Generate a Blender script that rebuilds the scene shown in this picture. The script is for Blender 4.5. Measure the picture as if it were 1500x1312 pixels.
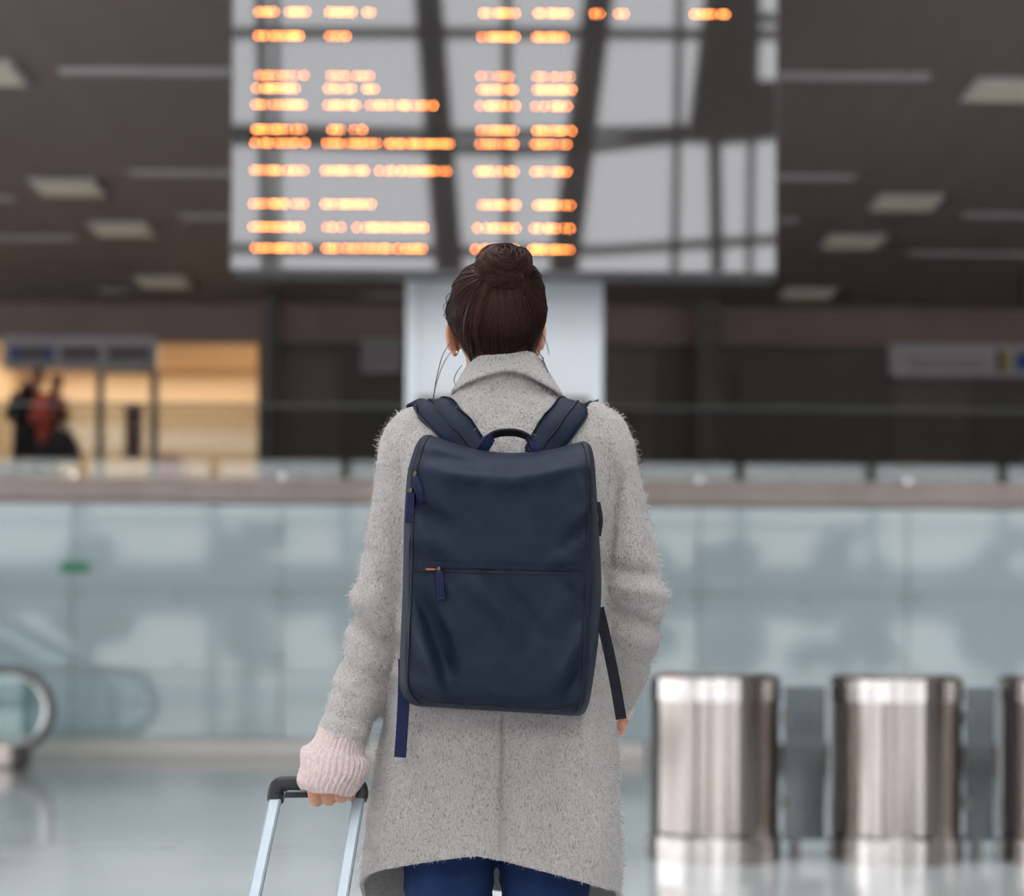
import bpy, bmesh, math, random
import numpy as np
from mathutils import Vector, Matrix, noise
from mathutils.bvhtree import BVHTree

random.seed(7); rng = np.random.default_rng(7)
for o in list(bpy.data.objects): bpy.data.objects.remove(o)
SC = bpy.context.scene
COL = SC.collection

# ------------------------------------------------------------------ camera
F, CX, HY, CH, ROLL = 2600.0, 750.0, 985.0, 0.98, math.radians(0.4)
cam_d = bpy.data.cameras.new('camera'); cam = bpy.data.objects.new('camera', cam_d); COL.objects.link(cam)
cam.location = (0, 0, CH); cam.rotation_euler = (math.pi/2, -ROLL, 0)
cam_d.sensor_fit = 'HORIZONTAL'; cam_d.sensor_width = 36.0; cam_d.lens = 36.0*F/1500.0
cam_d.shift_y = (HY-656.0)/1500.0
cam_d.clip_start = 0.05; cam_d.clip_end = 500
cam_d.dof.use_dof = True; cam_d.dof.focus_distance = 2.86; cam_d.dof.aperture_fstop = 2.45
SC.camera = cam

# ------------------------------------------------------------------ sky, exposure
W = bpy.data.worlds.new('overcast_sky'); SC.world = W; W.use_nodes = True
bgn = W.node_tree.nodes['Background']; bgn.inputs[0].default_value = (0.95, 0.965, 1.0, 1); bgn.inputs[1].default_value = 4.8
SC.view_settings.view_transform = 'Standard'; SC.view_settings.look = 'None'
SC.view_settings.exposure = 0.0; SC.view_settings.gamma = 1.0; SC.view_settings.use_curve_mapping = False

# ------------------------------------------------------------------ helpers
def U(px, py, Y):
    """the point that lies at depth Y on the sight line measured in the photograph"""
    dx, dy = px-CX, HY-py
    c, s = math.cos(ROLL), math.sin(ROLL)
    return Vector(((dx*c-dy*s)*Y/F, Y, CH+(dx*s+dy*c)*Y/F))

def wloc(o):
    v = Vector((0, 0, 0))
    while o is not None:
        v += o.location; o = o.parent
    return v

def tag(o, label=None, cat=None, group=None, kind=None):
    if label: o['label'] = label
    if cat: o['category'] = cat
    if group: o['group'] = group
    if kind: o['kind'] = kind
    return o

def thing(name, loc, label, cat, group=None):
    o = bpy.data.objects.new(name, None); COL.objects.link(o); o.location = loc
    o.empty_display_size = 0.1
    return tag(o, label, cat, group)

def mesh_obj(name, v, f, mat, parent=None, smooth=False):
    v = np.asarray(v, dtype=float)
    if parent is not None: v = v-np.array(wloc(parent))
    me = bpy.data.meshes.new(name)
    me.from_pydata([tuple(p) for p in v], [], [tuple(int(i) for i in q) for q in f]); me.update()
    me.materials.append(mat)
    if smooth: me.polygons.foreach_set('use_smooth', [True]*len(me.polygons))
    o = bpy.data.objects.new(name, me); COL.objects.link(o); o.parent = parent
    return o

def fast_mesh(name, v, quads, mat, parent=None, col=None, smooth=True):
    """numpy mesh: quads (n,4) or tris (n,3)"""
    v = np.asarray(v, dtype=np.float32)
    if parent is not None: v = v-np.array(wloc(parent), dtype=np.float32)
    me = bpy.data.meshes.new(name); k = quads.shape[1]; n = len(quads)
    me.vertices.add(len(v)); me.vertices.foreach_set('co', v.ravel())
    me.loops.add(n*k); me.loops.foreach_set('vertex_index', quads.astype(np.int32).ravel())
    me.polygons.add(n)
    me.polygons.foreach_set('loop_start', np.arange(0, n*k, k, dtype=np.int32))
    me.update(calc_edges=True); me.validate()
    if smooth: me.polygons.foreach_set('use_smooth', [True]*len(me.polygons))
    if col is not None:
        a = me.attributes.new('tint', 'FLOAT', 'POINT'); a.data.foreach_set('value', np.asarray(col, dtype=np.float32))
    me.materials.append(mat)
    o = bpy.data.objects.new(name, me); COL.objects.link(o); o.parent = parent
    return o

def copy_of(o, parent, delta):
    c = o.copy(); COL.objects.link(c); c.parent = parent; c.location = o.location+Vector(delta); return c

def loft(rings, cap=True):
    n = len(rings[0]); v = [p for r in rings for p in r]; f = []
    for i in range(len(rings)-1):
        for j in range(n):
            k = (j+1) % n
            f.append((i*n+j, i*n+k, (i+1)*n+k, (i+1)*n+j))
    if cap:
        f.append(tuple(reversed(range(n)))); f.append(tuple((len(rings)-1)*n+j for j in range(n)))
    return np.array([tuple(p) for p in v]), f

def smooth_path(pts, k):
    """Catmull-Rom through rows of numbers, k steps between rows"""
    P = np.array([list(p) for p in pts], dtype=float); out = []
    for i in range(len(P)-1):
        p0, p1, p2, p3 = P[max(i-1, 0)], P[i], P[i+1], P[min(i+2, len(P)-1)]
        for s in range(k):
            t = s/k
            out.append(0.5*((2*p1)+(-p0+p2)*t+(2*p0-5*p1+4*p2-p3)*t*t+(-p0+3*p1-3*p2+p3)*t**3))
    out.append(P[-1]); return np.array(out)

def tube(pts, rad, n=12, cap=True, flat=1.0):
    P = [Vector(p) for p in pts]; rad = list(rad) if hasattr(rad, '__len__') else [rad]*len(P)
    t0 = (P[1]-P[0]).normalized(); a = Vector((0, 0, 1)) if abs(t0.z) < .9 else Vector((1, 0, 0))
    u = t0.cross(a).normalized(); rings = []
    for i, p in enumerate(P):
        t = ((P[i+1] if i+1 < len(P) else p)-(P[i-1] if i else p)).normalized()
        u = (u-t*u.dot(t)).normalized(); w = t.cross(u)
        rings.append([p+(u*math.cos(2*math.pi*j/n)+w*math.sin(2*math.pi*j/n)*flat)*rad[i] for j in range(n)])
    return loft(rings, cap)

def ellipsoid(c, r, n=20, m=14, rot=None):
    rings = []
    for i in range(1, m):
        a = math.pi*i/m
        rings.append([Vector((r[0]*math.sin(a)*math.cos(2*math.pi*j/n), r[1]*math.sin(a)*math.sin(2*math.pi*j/n), r[2]*math.cos(a))) for j in range(n)])
    if rot is not None: rings = [[rot @ p for p in q] for q in rings]
    c = Vector(c); rings = [[p+c for p in q] for q in rings]
    v, f = loft(rings)
    return v, f

def join(parts):
    V, Fc, o = [], [], 0
    for v, f in parts:
        V.append(np.asarray(v, dtype=float)); Fc += [tuple(i+o for i in q) for q in f]; o += len(v)
    return np.concatenate(V), Fc

def boxvf(lo, hi):
    x0, y0, z0 = lo; x1, y1, z1 = hi
    v = [(x0,y0,z0),(x1,y0,z0),(x1,y1,z0),(x0,y1,z0),(x0,y0,z1),(x1,y0,z1),(x1,y1,z1),(x0,y1,z1)]
    return np.array(v, dtype=float), [(0,3,2,1),(4,5,6,7),(0,1,5,4),(1,2,6,5),(2,3,7,6),(3,0,4,7)]

def box(name, lo, hi, mat, parent=None, bev=0.0):
    v, f = boxvf(lo, hi)
    if bev <= 0: return mesh_obj(name, v, f, mat, parent)
    o = mesh_obj(name, v, f, mat, parent)
    bm = bmesh.new(); bm.from_mesh(o.data)
    bmesh.ops.bevel(bm, geom=bm.edges[:], offset=bev, segments=2, affect='EDGES', profile=.6)
    bm.to_mesh(o.data); bm.free()
    return o

def bar(p, q, w, h):
    """a rectangular beam from p to q"""
    p, q = Vector(p), Vector(q); t = (q-p).normalized(); up = Vector((0, 0, 1)) if abs(t.z) < .95 else Vector((0, 1, 0))
    s = t.cross(up).normalized(); u = s.cross(t)
    R = [[e+s*a*w/2+u*b*h/2 for a, b in ((-1,-1),(1,-1),(1,1),(-1,1))] for e in (p, q)]
    return loft(R)

def fuse(parts, voxel, smooth_it=4):
    """one continuous surface out of overlapping closed shapes"""
    v, f = join(parts)
    me = bpy.data.meshes.new('tmp'); me.from_pydata([tuple(p) for p in v], [], f); me.update()
    bm = bmesh.new(); bm.from_mesh(me); bmesh.ops.recalc_face_normals(bm, faces=bm.faces[:]); bm.to_mesh(me); bm.free()
    o = bpy.data.objects.new('tmp', me); COL.objects.link(o)
    m = o.modifiers.new('r', 'REMESH'); m.mode = 'VOXEL'; m.voxel_size = voxel; m.adaptivity = 0
    if smooth_it:
        s = o.modifiers.new('s', 'SMOOTH'); s.factor = .5; s.iterations = smooth_it
    dg = bpy.context.evaluated_depsgraph_get()
    r = bpy.data.meshes.new_from_object(o.evaluated_get(dg))
    bpy.data.objects.remove(o); bpy.data.meshes.remove(me)
    return r

def link_mesh(name, me, mat, parent=None):
    if parent is not None: me.transform(Matrix.Translation(-wloc(parent)))
    me.materials.clear(); me.materials.append(mat); me.name = name
    me.polygons.foreach_set('use_smooth', [True]*len(me.polygons))
    o = bpy.data.objects.new(name, me); COL.objects.link(o); o.parent = parent
    return o

# ------------------------------------------------------------------ materials
def mat(name, col, rough=.5, metal=0.0, ior=1.5, col2=None, scale=8.0, stretch=(1,1,1), bump=0.0, bscale=None, detail=4, lo=.35, hi=.65, emit=None, estr=0, sheen=0, coat=0):
    m = bpy.data.materials.new(name); m.use_nodes = True
    N = m.node_tree.nodes; L = m.node_tree.links; b = N['Principled BSDF']
    b.inputs['Base Color'].default_value = (*col, 1); b.inputs['Roughness'].default_value = rough
    b.inputs['Metallic'].default_value = metal; b.inputs['IOR'].default_value = ior
    if sheen: b.inputs['Sheen Weight'].default_value = sheen
    if coat: b.inputs['Coat Weight'].default_value = coat
    if emit: b.inputs['Emission Color'].default_value = (*emit, 1); b.inputs['Emission Strength'].default_value = estr
    tc = N.new('ShaderNodeTexCoord'); mp = N.new('ShaderNodeMapping'); L.new(tc.outputs['Object'], mp.inputs[0]); mp.inputs['Scale'].default_value = stretch
    if col2:
        t = N.new('ShaderNodeTexNoise'); t.inputs['Scale'].default_value = scale; t.inputs['Detail'].default_value = detail
        r = N.new('ShaderNodeValToRGB'); r.color_ramp.elements[0].position = lo; r.color_ramp.elements[1].position = hi
        r.color_ramp.elements[0].color = (*col, 1); r.color_ramp.elements[1].color = (*col2, 1)
        L.new(mp.outputs[0], t.inputs['Vector']); L.new(t.outputs['Fac'], r.inputs[0]); L.new(r.outputs[0], b.inputs['Base Color'])
    if bump:
        t2 = N.new('ShaderNodeTexNoise'); t2.inputs['Scale'].default_value = bscale or scale; t2.inputs['Detail'].default_value = 3
        bp = N.new('ShaderNodeBump'); bp.inputs['Strength'].default_value = bump; bp.inputs['Distance'].default_value = .01
        L.new(mp.outputs[0], t2.inputs['Vector']); L.new(t2.outputs['Fac'], bp.inputs['Height']); L.new(bp.outputs[0], b.inputs['Normal'])
    return m

def clear_glass(name, tint, ior=1.5):
    m = bpy.data.materials.new(name); m.use_nodes = True; N = m.node_tree.nodes; L = m.node_tree.links
    for n in list(N):
        if n.type != 'OUTPUT_MATERIAL': N.remove(n)
    t = N.new('ShaderNodeBsdfTransparent'); t.inputs[0].default_value = (*tint, 1)
    g = N.new('ShaderNodeBsdfGlossy'); g.inputs['Roughness'].default_value = .01; g.inputs[0].default_value = (.95, 1, .98, 1)
    fr = N.new('ShaderNodeFresnel'); fr.inputs[0].default_value = ior; mx = N.new('ShaderNodeMixShader')
    L.new(fr.outputs[0], mx.inputs[0]); L.new(t.outputs[0], mx.inputs[1]); L.new(g.outputs[0], mx.inputs[2])
    L.new(mx.outputs[0], N['Material Output'].inputs[0])
    return m

def tint_mat(name, stops, rough, sheen=0, spec=.5):
    """colour ramp driven by a per-strand number"""
    m = bpy.data.materials.new(name); m.use_nodes = True; N = m.node_tree.nodes; L = m.node_tree.links; b = N['Principled BSDF']
    a = N.new('ShaderNodeAttribute'); a.attribute_name = 'tint'; r = N.new('ShaderNodeValToRGB')
    while len(r.color_ramp.elements) < len(stops): r.color_ramp.elements.new(.5)
    for e, (p, c) in zip(r.color_ramp.elements, stops): e.position = p; e.color = (*c, 1)
    L.new(a.outputs['Fac'], r.inputs[0]); L.new(r.outputs[0], b.inputs['Base Color']); b.inputs['Roughness'].default_value = rough
    b.inputs['Specular IOR Level'].default_value = spec
    if sheen: b.inputs['Sheen Weight'].default_value = sheen
    return m

M = {}
M['floor'] = mat('polished_stone', (.40,.42,.42), .10, ior=1.55, col2=(.47,.49,.49), scale=.6)
M['slat'] = mat('brown_slat', (.20,.15,.14), .6, col2=(.22,.17,.158), scale=3)
M['slatback'] = mat('ceiling_void', (.035,.029,.028), .8, col2=(.045,.037,.035))
M['brownwall'] = mat('brown_panel', (.15,.112,.102), .6, col2=(.17,.128,.116), scale=1.5)
M['fascia'] = mat('fascia_board', (.24,.165,.14), .6, col2=(.27,.19,.16), scale=1.5)
M['darkwall'] = mat('dark_shutter', (.085,.076,.068), .55, col2=(.10,.09,.08), scale=2)
M['concrete'] = mat('grey_render', (.34,.34,.34), .8, col2=(.40,.40,.39), scale=1.2)
M['white'] = mat('white_paint', (.70,.73,.76), .35, col2=(.74,.77,.80), scale=2)
M['steel'] = mat('dark_steel', (.10,.08,.072), .5, col2=(.12,.10,.09), scale=3)
M['panel'] = mat('back_painted_glass', (.48,.58,.605), .05, ior=1.55, col2=(.52,.62,.645), scale=.35)
M['chrome'] = mat('polished_steel', (.78,.77,.75), .16, metal=1, col2=(.84,.83,.81), scale=20)
M['brushed'] = mat('brushed_steel', (.26,.225,.205), .15, metal=1, col2=(.37,.335,.31), scale=7, stretch=(1,1,.02))
M['drumring'] = mat('polished_ring', (.42,.39,.37), .14, metal=1, col2=(.48,.45,.43), scale=20)
M['slab'] = mat('stone_edge', (.40,.31,.27), .4, col2=(.47,.37,.32), scale=2)
M['beige'] = mat('beige_stone', (.82,.77,.71), .35, col2=(.86,.81,.75), scale=2)
M['darkbase'] = mat('dark_plinth', (.045,.032,.03), .5, col2=(.06,.045,.04))
M['tan'] = mat('tan_wall', (.80,.63,.42), .7, col2=(.86,.70,.50), scale=.5)
M['shopframe'] = mat('grey_frame', (.14,.135,.13), .4, col2=(.17,.165,.16))
M['signgrey'] = mat('sign_grey', (.26,.235,.245), .5, col2=(.30,.27,.28), scale=4)
M['signlight'] = mat('sign_light', (.46,.42,.43), .5, col2=(.50,.46,.47), scale=4)
M['blackprint'] = mat('black_print', (.02,.018,.018), .5, col2=(.03,.027,.027))
M['blueprint'] = mat('blue_print', (.02,.06,.28), .5, col2=(.03,.07,.32))
M['greenreflection'] = mat('painted_green_reflection', (.05,.26,.13), .5, col2=(.06,.30,.16))
M['yellowprint'] = mat('yellow_print', (.45,.33,.06), .5, col2=(.5,.37,.08))
M['redprint'] = mat('red_print', (.33,.16,.16), .5, col2=(.38,.2,.2))
M['lamp'] = mat('lamp_diffuser', (.55,.52,.43), .5, emit=(1,.86,.62), estr=.07)
M['slot'] = mat('slot_diffuser', (.42,.38,.37), .5, col2=(.45,.41,.4), scale=5)
M['glass'] = clear_glass('clear_glass', (.955,.955,.955))
M['rail'] = clear_glass('railing_glass', (.72,.74,.73), 1.55)
M['smoke'] = clear_glass('smoked_glass', (.42,.43,.44), 1.4)
M['escglass'] = clear_glass('escalator_glass', (.72,.80,.80), 1.6)
M['rubber'] = mat('grey_rubber', (.10,.095,.09), .35, col2=(.13,.12,.115))
M['screen'] = mat('black_display_glass', (.034,.029,.028), .03, ior=1.95, col2=(.038,.033,.032), scale=1)
M['bezel'] = mat('dark_bezel', (.05,.04,.042), .4, col2=(.06,.05,.05))
M['led'] = mat('amber_led', (.4,.12,.02), .5, emit=(1,.26,.05), estr=28)
M['leaf'] = mat('tree_leaves', (.05,.07,.05), .8, col2=(.10,.13,.09), scale=3, bump=.5)
M['bark'] = mat('tree_bark', (.07,.05,.04), .9, col2=(.1,.08,.06))
M['snow'] = mat('pale_paving', (.50,.51,.53), .9, col2=(.58,.59,.6), scale=.3)
M['skin'] = mat('skin', (.58,.25,.155), .48, col2=(.64,.32,.21), scale=30, bump=.05, bscale=300)
for m in (M['skin'],):
    b = m.node_tree.nodes['Principled BSDF']; b.inputs['Subsurface Weight'].default_value = .12
    b.inputs['Subsurface Radius'].default_value = (.012,.004,.002)
M['navy'] = mat('navy_nylon', (.0085,.0145,.031), .46, ior=1.42, col2=(.012,.019,.037), scale=40, bump=.25, bscale=900)
M['navyweb'] = mat('navy_webbing', (.012,.016,.058), .5, col2=(.017,.022,.072), scale=200, bump=.4, bscale=500)
M['blackweb'] = mat('black_webbing', (.012,.012,.018), .5, col2=(.02,.02,.028), scale=200, bump=.4, bscale=500)
M['brass'] = mat('bronze_slider', (.10,.07,.05), .35, metal=1, col2=(.14,.10,.07))
M['orange'] = mat('orange_lining', (.45,.07,.02), .6, col2=(.5,.09,.03))
M['zip'] = mat('zip_teeth', (.006,.007,.012), .4, col2=(.012,.013,.02), scale=300)
M['denim'] = mat('blue_denim', (.009,.020,.072), .8, col2=(.025,.050,.14), scale=12, stretch=(1,1,.5), bump=.5, bscale=700, lo=.3, hi=.75)
M['pink'] = mat('pink_knit', (.62,.46,.44), .9, col2=(.74,.59,.56), scale=220, stretch=(1,1,.4), bump=.6, bscale=500, sheen=.4)
M['blackplastic'] = mat('black_plastic', (.022,.020,.022), .42, col2=(.03,.027,.028), scale=60)
M['alu'] = mat('satin_aluminium', (.33,.38,.42), .40, metal=.3, col2=(.36,.41,.45), scale=30)
M['shell'] = mat('suitcase_shell', (.05,.055,.065), .4, col2=(.06,.065,.075), bump=.2, bscale=300)
M['leather'] = mat('dark_leather', (.03,.024,.02), .5, col2=(.045,.035,.03))
M['pearl'] = mat('pearl', (.8,.78,.75), .15, col2=(.85,.83,.8))
M['darkcloth'] = mat('black_cloth', (.02,.015,.018), .9, col2=(.03,.022,.026))
M['redcloth'] = mat('red_cloth', (.70,.06,.03), .85, col2=(.78,.08,.04))
M['bagcloth'] = mat('charcoal_bag', (.028,.026,.034), .8, col2=(.06,.055,.07), scale=2)
M['trouser'] = mat('brown_trouser', (.06,.035,.03), .9, col2=(.075,.045,.04))
M['darkhair'] = mat('dark_hair', (.014,.006,.006), .45, col2=(.035,.014,.011), scale=60, stretch=(1,1,.1))
M['coat'] = mat('wool_cloth', (.23,.205,.193), .95, col2=(.53,.49,.468), scale=330, stretch=(1,1,.55), detail=3, lo=.30, hi=.50, bump=.8, bscale=420, sheen=.5)
M['lining'] = mat('coat_facing', (.36,.33,.31), .95, col2=(.48,.44,.42), scale=200)
M['fuzz'] = tint_mat('wool_fibres', [(0,(.09,.075,.072)),(.13,(.20,.178,.168)),(.25,(.48,.44,.418)),(1,(.73,.685,.655))], .95, .3, .2)
M['strand'] = tint_mat('hair_strands', [(0,(.012,.005,.005)),(.5,(.026,.010,.009)),(.8,(.075,.026,.018)),(1,(.24,.085,.040))], .33, 0, .4)
M['strand'].node_tree.nodes['Principled BSDF'].inputs['Specular Tint'].default_value = (.75, .48, .40, 1)

for k_, lv in (('navy', .2), ('navyweb', .15), ('blackweb', .12), ('blackplastic', .3), ('zip', .2), ('darkhair', .12), ('denim', .1), ('leather', .3), ('darkcloth', .1), ('bagcloth', .1)):
    M[k_].node_tree.nodes['Principled BSDF'].inputs['Specular IOR Level'].default_value = lv
# ------------------------------------------------------------------ the hall
CEIL = 6.33; MZ = 3.17; YW = 20.3; YB = 26.0; YR = 13.3; RZ = 15.0; YF = -8.0; XL, XR = -17.0, 22.0
tag(box('floor', (XL-.5, YF, -.3), (XR+.5, 30, 0), M['floor']), kind='structure')
tag(box('floor_outside', (-90, -110, -.32), (90, YF, -.02), M['snow']), kind='structure')
# slatted ceiling over the gallery
ceil = tag(box('ceiling', (XL, YR, CEIL+.06), (XR, YB+4, CEIL+.3), M['slatback']), kind='structure')
s0 = box('slat', (XL, YR, CEIL), (XR, YR+.072, CEIL+.07), M['slat'], ceil)
k = 1
while YR+.104*k < YB-.05:
    copy_of(s0, ceil, (0, .104*k, 0)); k += 1
# the wall above the ceiling edge, facing the atrium
tag(box('wall_upper', (XL, YR-.05, CEIL), (XR, YR, RZ), M['brownwall']), kind='structure')
tag(box('wall_right', (XR, YF, -.1), (XR+.3, YB+4, RZ), M['brownwall']), kind='structure')
# left side: glazed wall
wl = tag(box('wall_left', (XL-.3, YF, 6.6), (XL, YB+4, RZ), M['concrete']), kind='structure')
win2 = tag(box('window_2', (XL-.25, YF, -.1), (XL, YB+4, .35), M['concrete']), kind='structure')
for i, y in enumerate(np.arange(YF+1, YB+4, 4.0)):
    box('mullion', (XL-.2, y-.09, .35), (XL, y+.09, 6.6), M['steel'], win2)
    box('pane', (XL-.12, y+.09, .35), (XL-.10, min(y+3.91, YB+4), 6.6), M['glass'], win2)
# facade behind the camera: lower glazing, a solid band, tall upper glazing with leaning steel columns
tag(box('wall_front', (XL, YF-.3, 6.75), (XR, YF, 8.35), M['brownwall']), kind='structure')
win1 = tag(box('window_1', (XL, YF-.2, 2.5), (XR, YF, 3.9), M['concrete']), kind='structure')
for i, x in enumerate(np.arange(XL+1.6, XR, 3.6)):
    box('mullion', (x-.11, YF-.2, 0), (x+.11, YF, 6.75), M['steel'], win1)
    box('pane', (x+.11, YF-.11, 3.9), (min(x+3.49, XR), YF-.09, 6.75), M['glass'], win1)
    box('pane', (x+.11, YF-.11, 0), (min(x+3.49, XR), YF-.09, 2.5), M['glass'], win1)
box('transom', (XL, YF-.2, 5.0), (XR, YF, 5.1), M['steel'], win1)
win4 = tag(box('window_4', (XL, YF-.3, RZ-.3), (XR, YF, RZ), M['steel']), kind='structure')
def fp(px, py): return ((px-750)/F*34, YF-.1, CH+(985-py)/F*34)
def fbar(p, q, wpx, nm, d=.3):
    v, f = bar(fp(*p), fp(*q), d, wpx/F*34)
    mesh_obj(nm, v, f, M['steel'], win4)
def fcol(p, q, wpx, nm, d=.3):
    P, Q = Vector(fp(*p)), Vector(fp(*q)); w = wpx/F*17; s_ = Vector((w, 0, 0)); e = Vector((0, d/2, 0))
    v, f = loft([[P-s_-e, P+s_-e, P+s_+e, P-s_+e], [Q-s_-e, Q+s_-e, Q+s_+e, Q-s_+e]]); mesh_obj(nm, v, f, M['steel'], win4)
for p, q, w in (((613,-90),(657,425),42), ((880,-90),(818,425),44), ((200,-90),(110,425),40), ((1330,-90),(1400,425),40), ((736,-90),(738,425),13), ((372,-90),(386,425),13), ((395,-90),(402,425),8), ((1042,205),(1048,425),17), ((1098,-90),(1094,425),9), ((990,-90),(984,425),10)):
    fcol(p, q, w, 'inclined_column' if w > 30 else 'glazing_post')
for pts, w in ((((-200,52),(740,46),(1130,46),(1700,30)),9), (((-200,188),(340,190),(740,196),(1000,186),(1700,180)),9), (((-200,200),(340,205),(740,218),(870,212),(1010,196)),11), (((-200,360),(640,368),(880,364),(1140,346),(1700,330)),10), (((1100,22),(1700,18)),8)):
    for a, b in zip(pts[:-1], pts[1:]): fbar(a, b, w, 'purlin')
gus = [(1036,-90),(1108,-90),(1104,118),(1142,118),(1142,198),(1060,206),(1000,204)]
v, f = loft([[Vector(fp(*p))+Vector((0, d, 0)) for p in gus] for d in (-.1, .25)]); mesh_obj('gusset_plate', v, f, M['steel'], win4)
for x in np.arange(XL, XR, 3.9): box('pane', (x, YF-.12, 8.35), (min(x+3.9, XR), YF-.10, RZ-.3), M['glass'], win4)
# glazed atrium roof
roof = tag(box('window_3', (XL, YR-.3, RZ), (XR, YR, RZ+.3), M['steel']), kind='structure')
for x in np.arange(XL+2.5, XR, 5.0):
    v, f = bar((x, YF, RZ+.1), (x, YR-.3, RZ+.1), .5, .5); mesh_obj('roof_beam', v, f, M['steel'], roof)
for y in np.arange(YF+2, YR, 5.0):
    v, f = bar((XL, y, RZ+.1), (XR, y, RZ+.1), .3, .3); mesh_obj('purlin', v, f, M['steel'], roof)
for x in np.arange(XL, XR, 6.5): box('pane', (x, YF, RZ+.2), (min(x+6.5, XR), YR-.3, RZ+.22), M['glass'], roof)

# glass-clad wall under the gallery: panels with bolt fittings
wb = tag(box('wall_back', (XL, YW, 0), (XR, YW+.25, MZ-.27), M['concrete']), kind='structure')
zr = [.20, .955, 1.90, MZ-.29]
bolt_v, bolt_f = tube([(0,-.035,0),(0,-.02,0),(0,0,0)], [.018,.028,.028], 10)
bolt0 = None
xs = [U(107+305*k, 985, YW).x for k in range(-6, 12)]
for i in range(len(xs)-1):
    for r in range(3):
        box('glass_panel', (xs[i]+.008, YW-.06+.004*((i*3+r) % 3), zr[r]+.006), (xs[i+1]-.008, YW-.03, zr[r+1]-.006), M['panel'], wb)
    for z in (zr[1]+.09, zr[2]-.07):
        for dx in (.09, 1.2, 2.29):
            b = mesh_obj('bolt', bolt_v+np.array([xs[i]+dx, YW-.06, z]), bolt_f, M['chrome'], wb, True) if bolt0 is None else None
            if bolt0 is None: bolt0 = b; bp = (xs[i]+dx, z)
            else: copy_of(bolt0, wb, (xs[i]+dx-bp[0], 0, z-bp[1]))
xd = U(946, 985, YW).x
tag(box('baseboard_left', (XL, YW-.10, 0), (xd, YW, .19), M['beige'], None, .02), kind='structure')
tag(box('baseboard_right', (xd, YW-.10, 0), (XR, YW, .19), M['darkbase'], None, .02), kind='structure')
# gallery slab
slab = tag(box('floor_gallery', (XL, YW-.12, MZ-.27), (XR, 30, MZ), M['slab'], None, .02), kind='structure')
# gallery back wall with fascia
fas = tag(box('trim_1', (XL, YB-.15, CEIL-.56), (XR, YB+.05, CEIL), M['fascia']), kind='structure')
xa, xb = U(-60, 600, YB).x, U(384, 600, YB).x
gw = tag(box('wall_gallery', (xb, YB, MZ), (XR, YB+.2, CEIL-.5), M['darkwall']), kind='structure')
tag(box('wall_gallery_left', (XL, YB, MZ), (xa, YB+.2, CEIL-.5), M['darkwall']), kind='structure')
n = 0
for x in np.arange(xb+.05, XR-1.1, 1.15):
    box('shutter', (x, YB-.03, MZ+.05), (x+1.09, YB, CEIL-.62-(.0 if n % 3 else .12)), M['darkwall'] if n % 4 else M['brownwall'], gw, .01); n += 1
for px, w in ((1036, .34), (400, .22)):
    c = U(px, 600, YB-.6); tag(box('column', (c.x-w/2, YB-.9, MZ), (c.x+w/2, YB-.6, CEIL), M['darkwall'], None, .03), 'slim brown gallery column ' + ('right of the white pillar' if px > 700 else 'beside the lit shop'), 'column')
# shop with warm light
sb = thing('shop', (xa, YB, MZ), 'warmly lit shop with tan walls on the gallery', 'shop')
box('back_wall', (xa, YB+3, MZ), (xb, YB+3.1, CEIL-.4), M['tan'], sb)
box('side_wall', (xb-.05, YB+.2, MZ), (xb, YB+3, CEIL-.4), M['tan'], sb)
box('side_wall', (xa, YB+.2, MZ), (xa+.05, YB+3, CEIL-.4), M['tan'], sb)
box('shop_ceiling', (xa, YB+.06, CEIL-.45), (xb, YB+3, CEIL-.36), M['tan'], sb)
box('front_post', (xb-.06, YB-.05, MZ), (xb, YB+.05, CEIL-.5), M['shopframe'], sb)
p1, p2 = U(147, 600, YB), U(226, 600, YB); zt = U(180, 541, YB).z
for p in (p1, p2): box('door_post', (p.x-.055, YB-.04, MZ), (p.x+.055, YB+.04, zt), M['shopframe'], sb)
box('door_head', (p1.x, YB-.04, zt-.06), (p2.x, YB+.04, zt+.02), M['shopframe'], sb)
box('shop_window', (xa, YB-.01, MZ), (p1.x-.055, YB, zt), M['glass'], sb)
dr = box('shop_door', (p1.x+.06, YB-.012, MZ+.02), (p2.x-.06, YB, zt-.07), M['glass'], sb)
c = U(195, 620, YB); box('poster', (c.x-.12, YB-.02, MZ+.9), (c.x+.14, YB-.014, MZ+1.7), M['redprint'], dr)
box('shop_window', (p2.x+.055, YB-.01, MZ), (xb-.06, YB, CEIL-.56), M['glass'], sb)
c = U(250, 620, YB+2.5); box('shelf_unit', (c.x-.35, YB+2.6, MZ), (c.x+.1, YB+2.95, MZ+1.3), M['redprint'], sb, .02)
c = U(20, 660, YB+1); box('counter', (c.x-.5, YB+.8, MZ), (c.x+.15, YB+1.4, MZ+.95), M['concrete'], sb, .02)
ld = bpy.data.lights.new('shop_lamp', 'AREA'); ld.shape = 'RECTANGLE'; ld.size = xb-xa-.6; ld.size_y = 2.0; ld.energy = 80; ld.color = (1, .86, .68)
lo = bpy.data.objects.new('shop_lamp', ld); COL.objects.link(lo); lo.parent = sb; lo.location = Vector(((xa+xb)/2, YB+1.6, CEIL-.5))-sb.location
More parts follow.
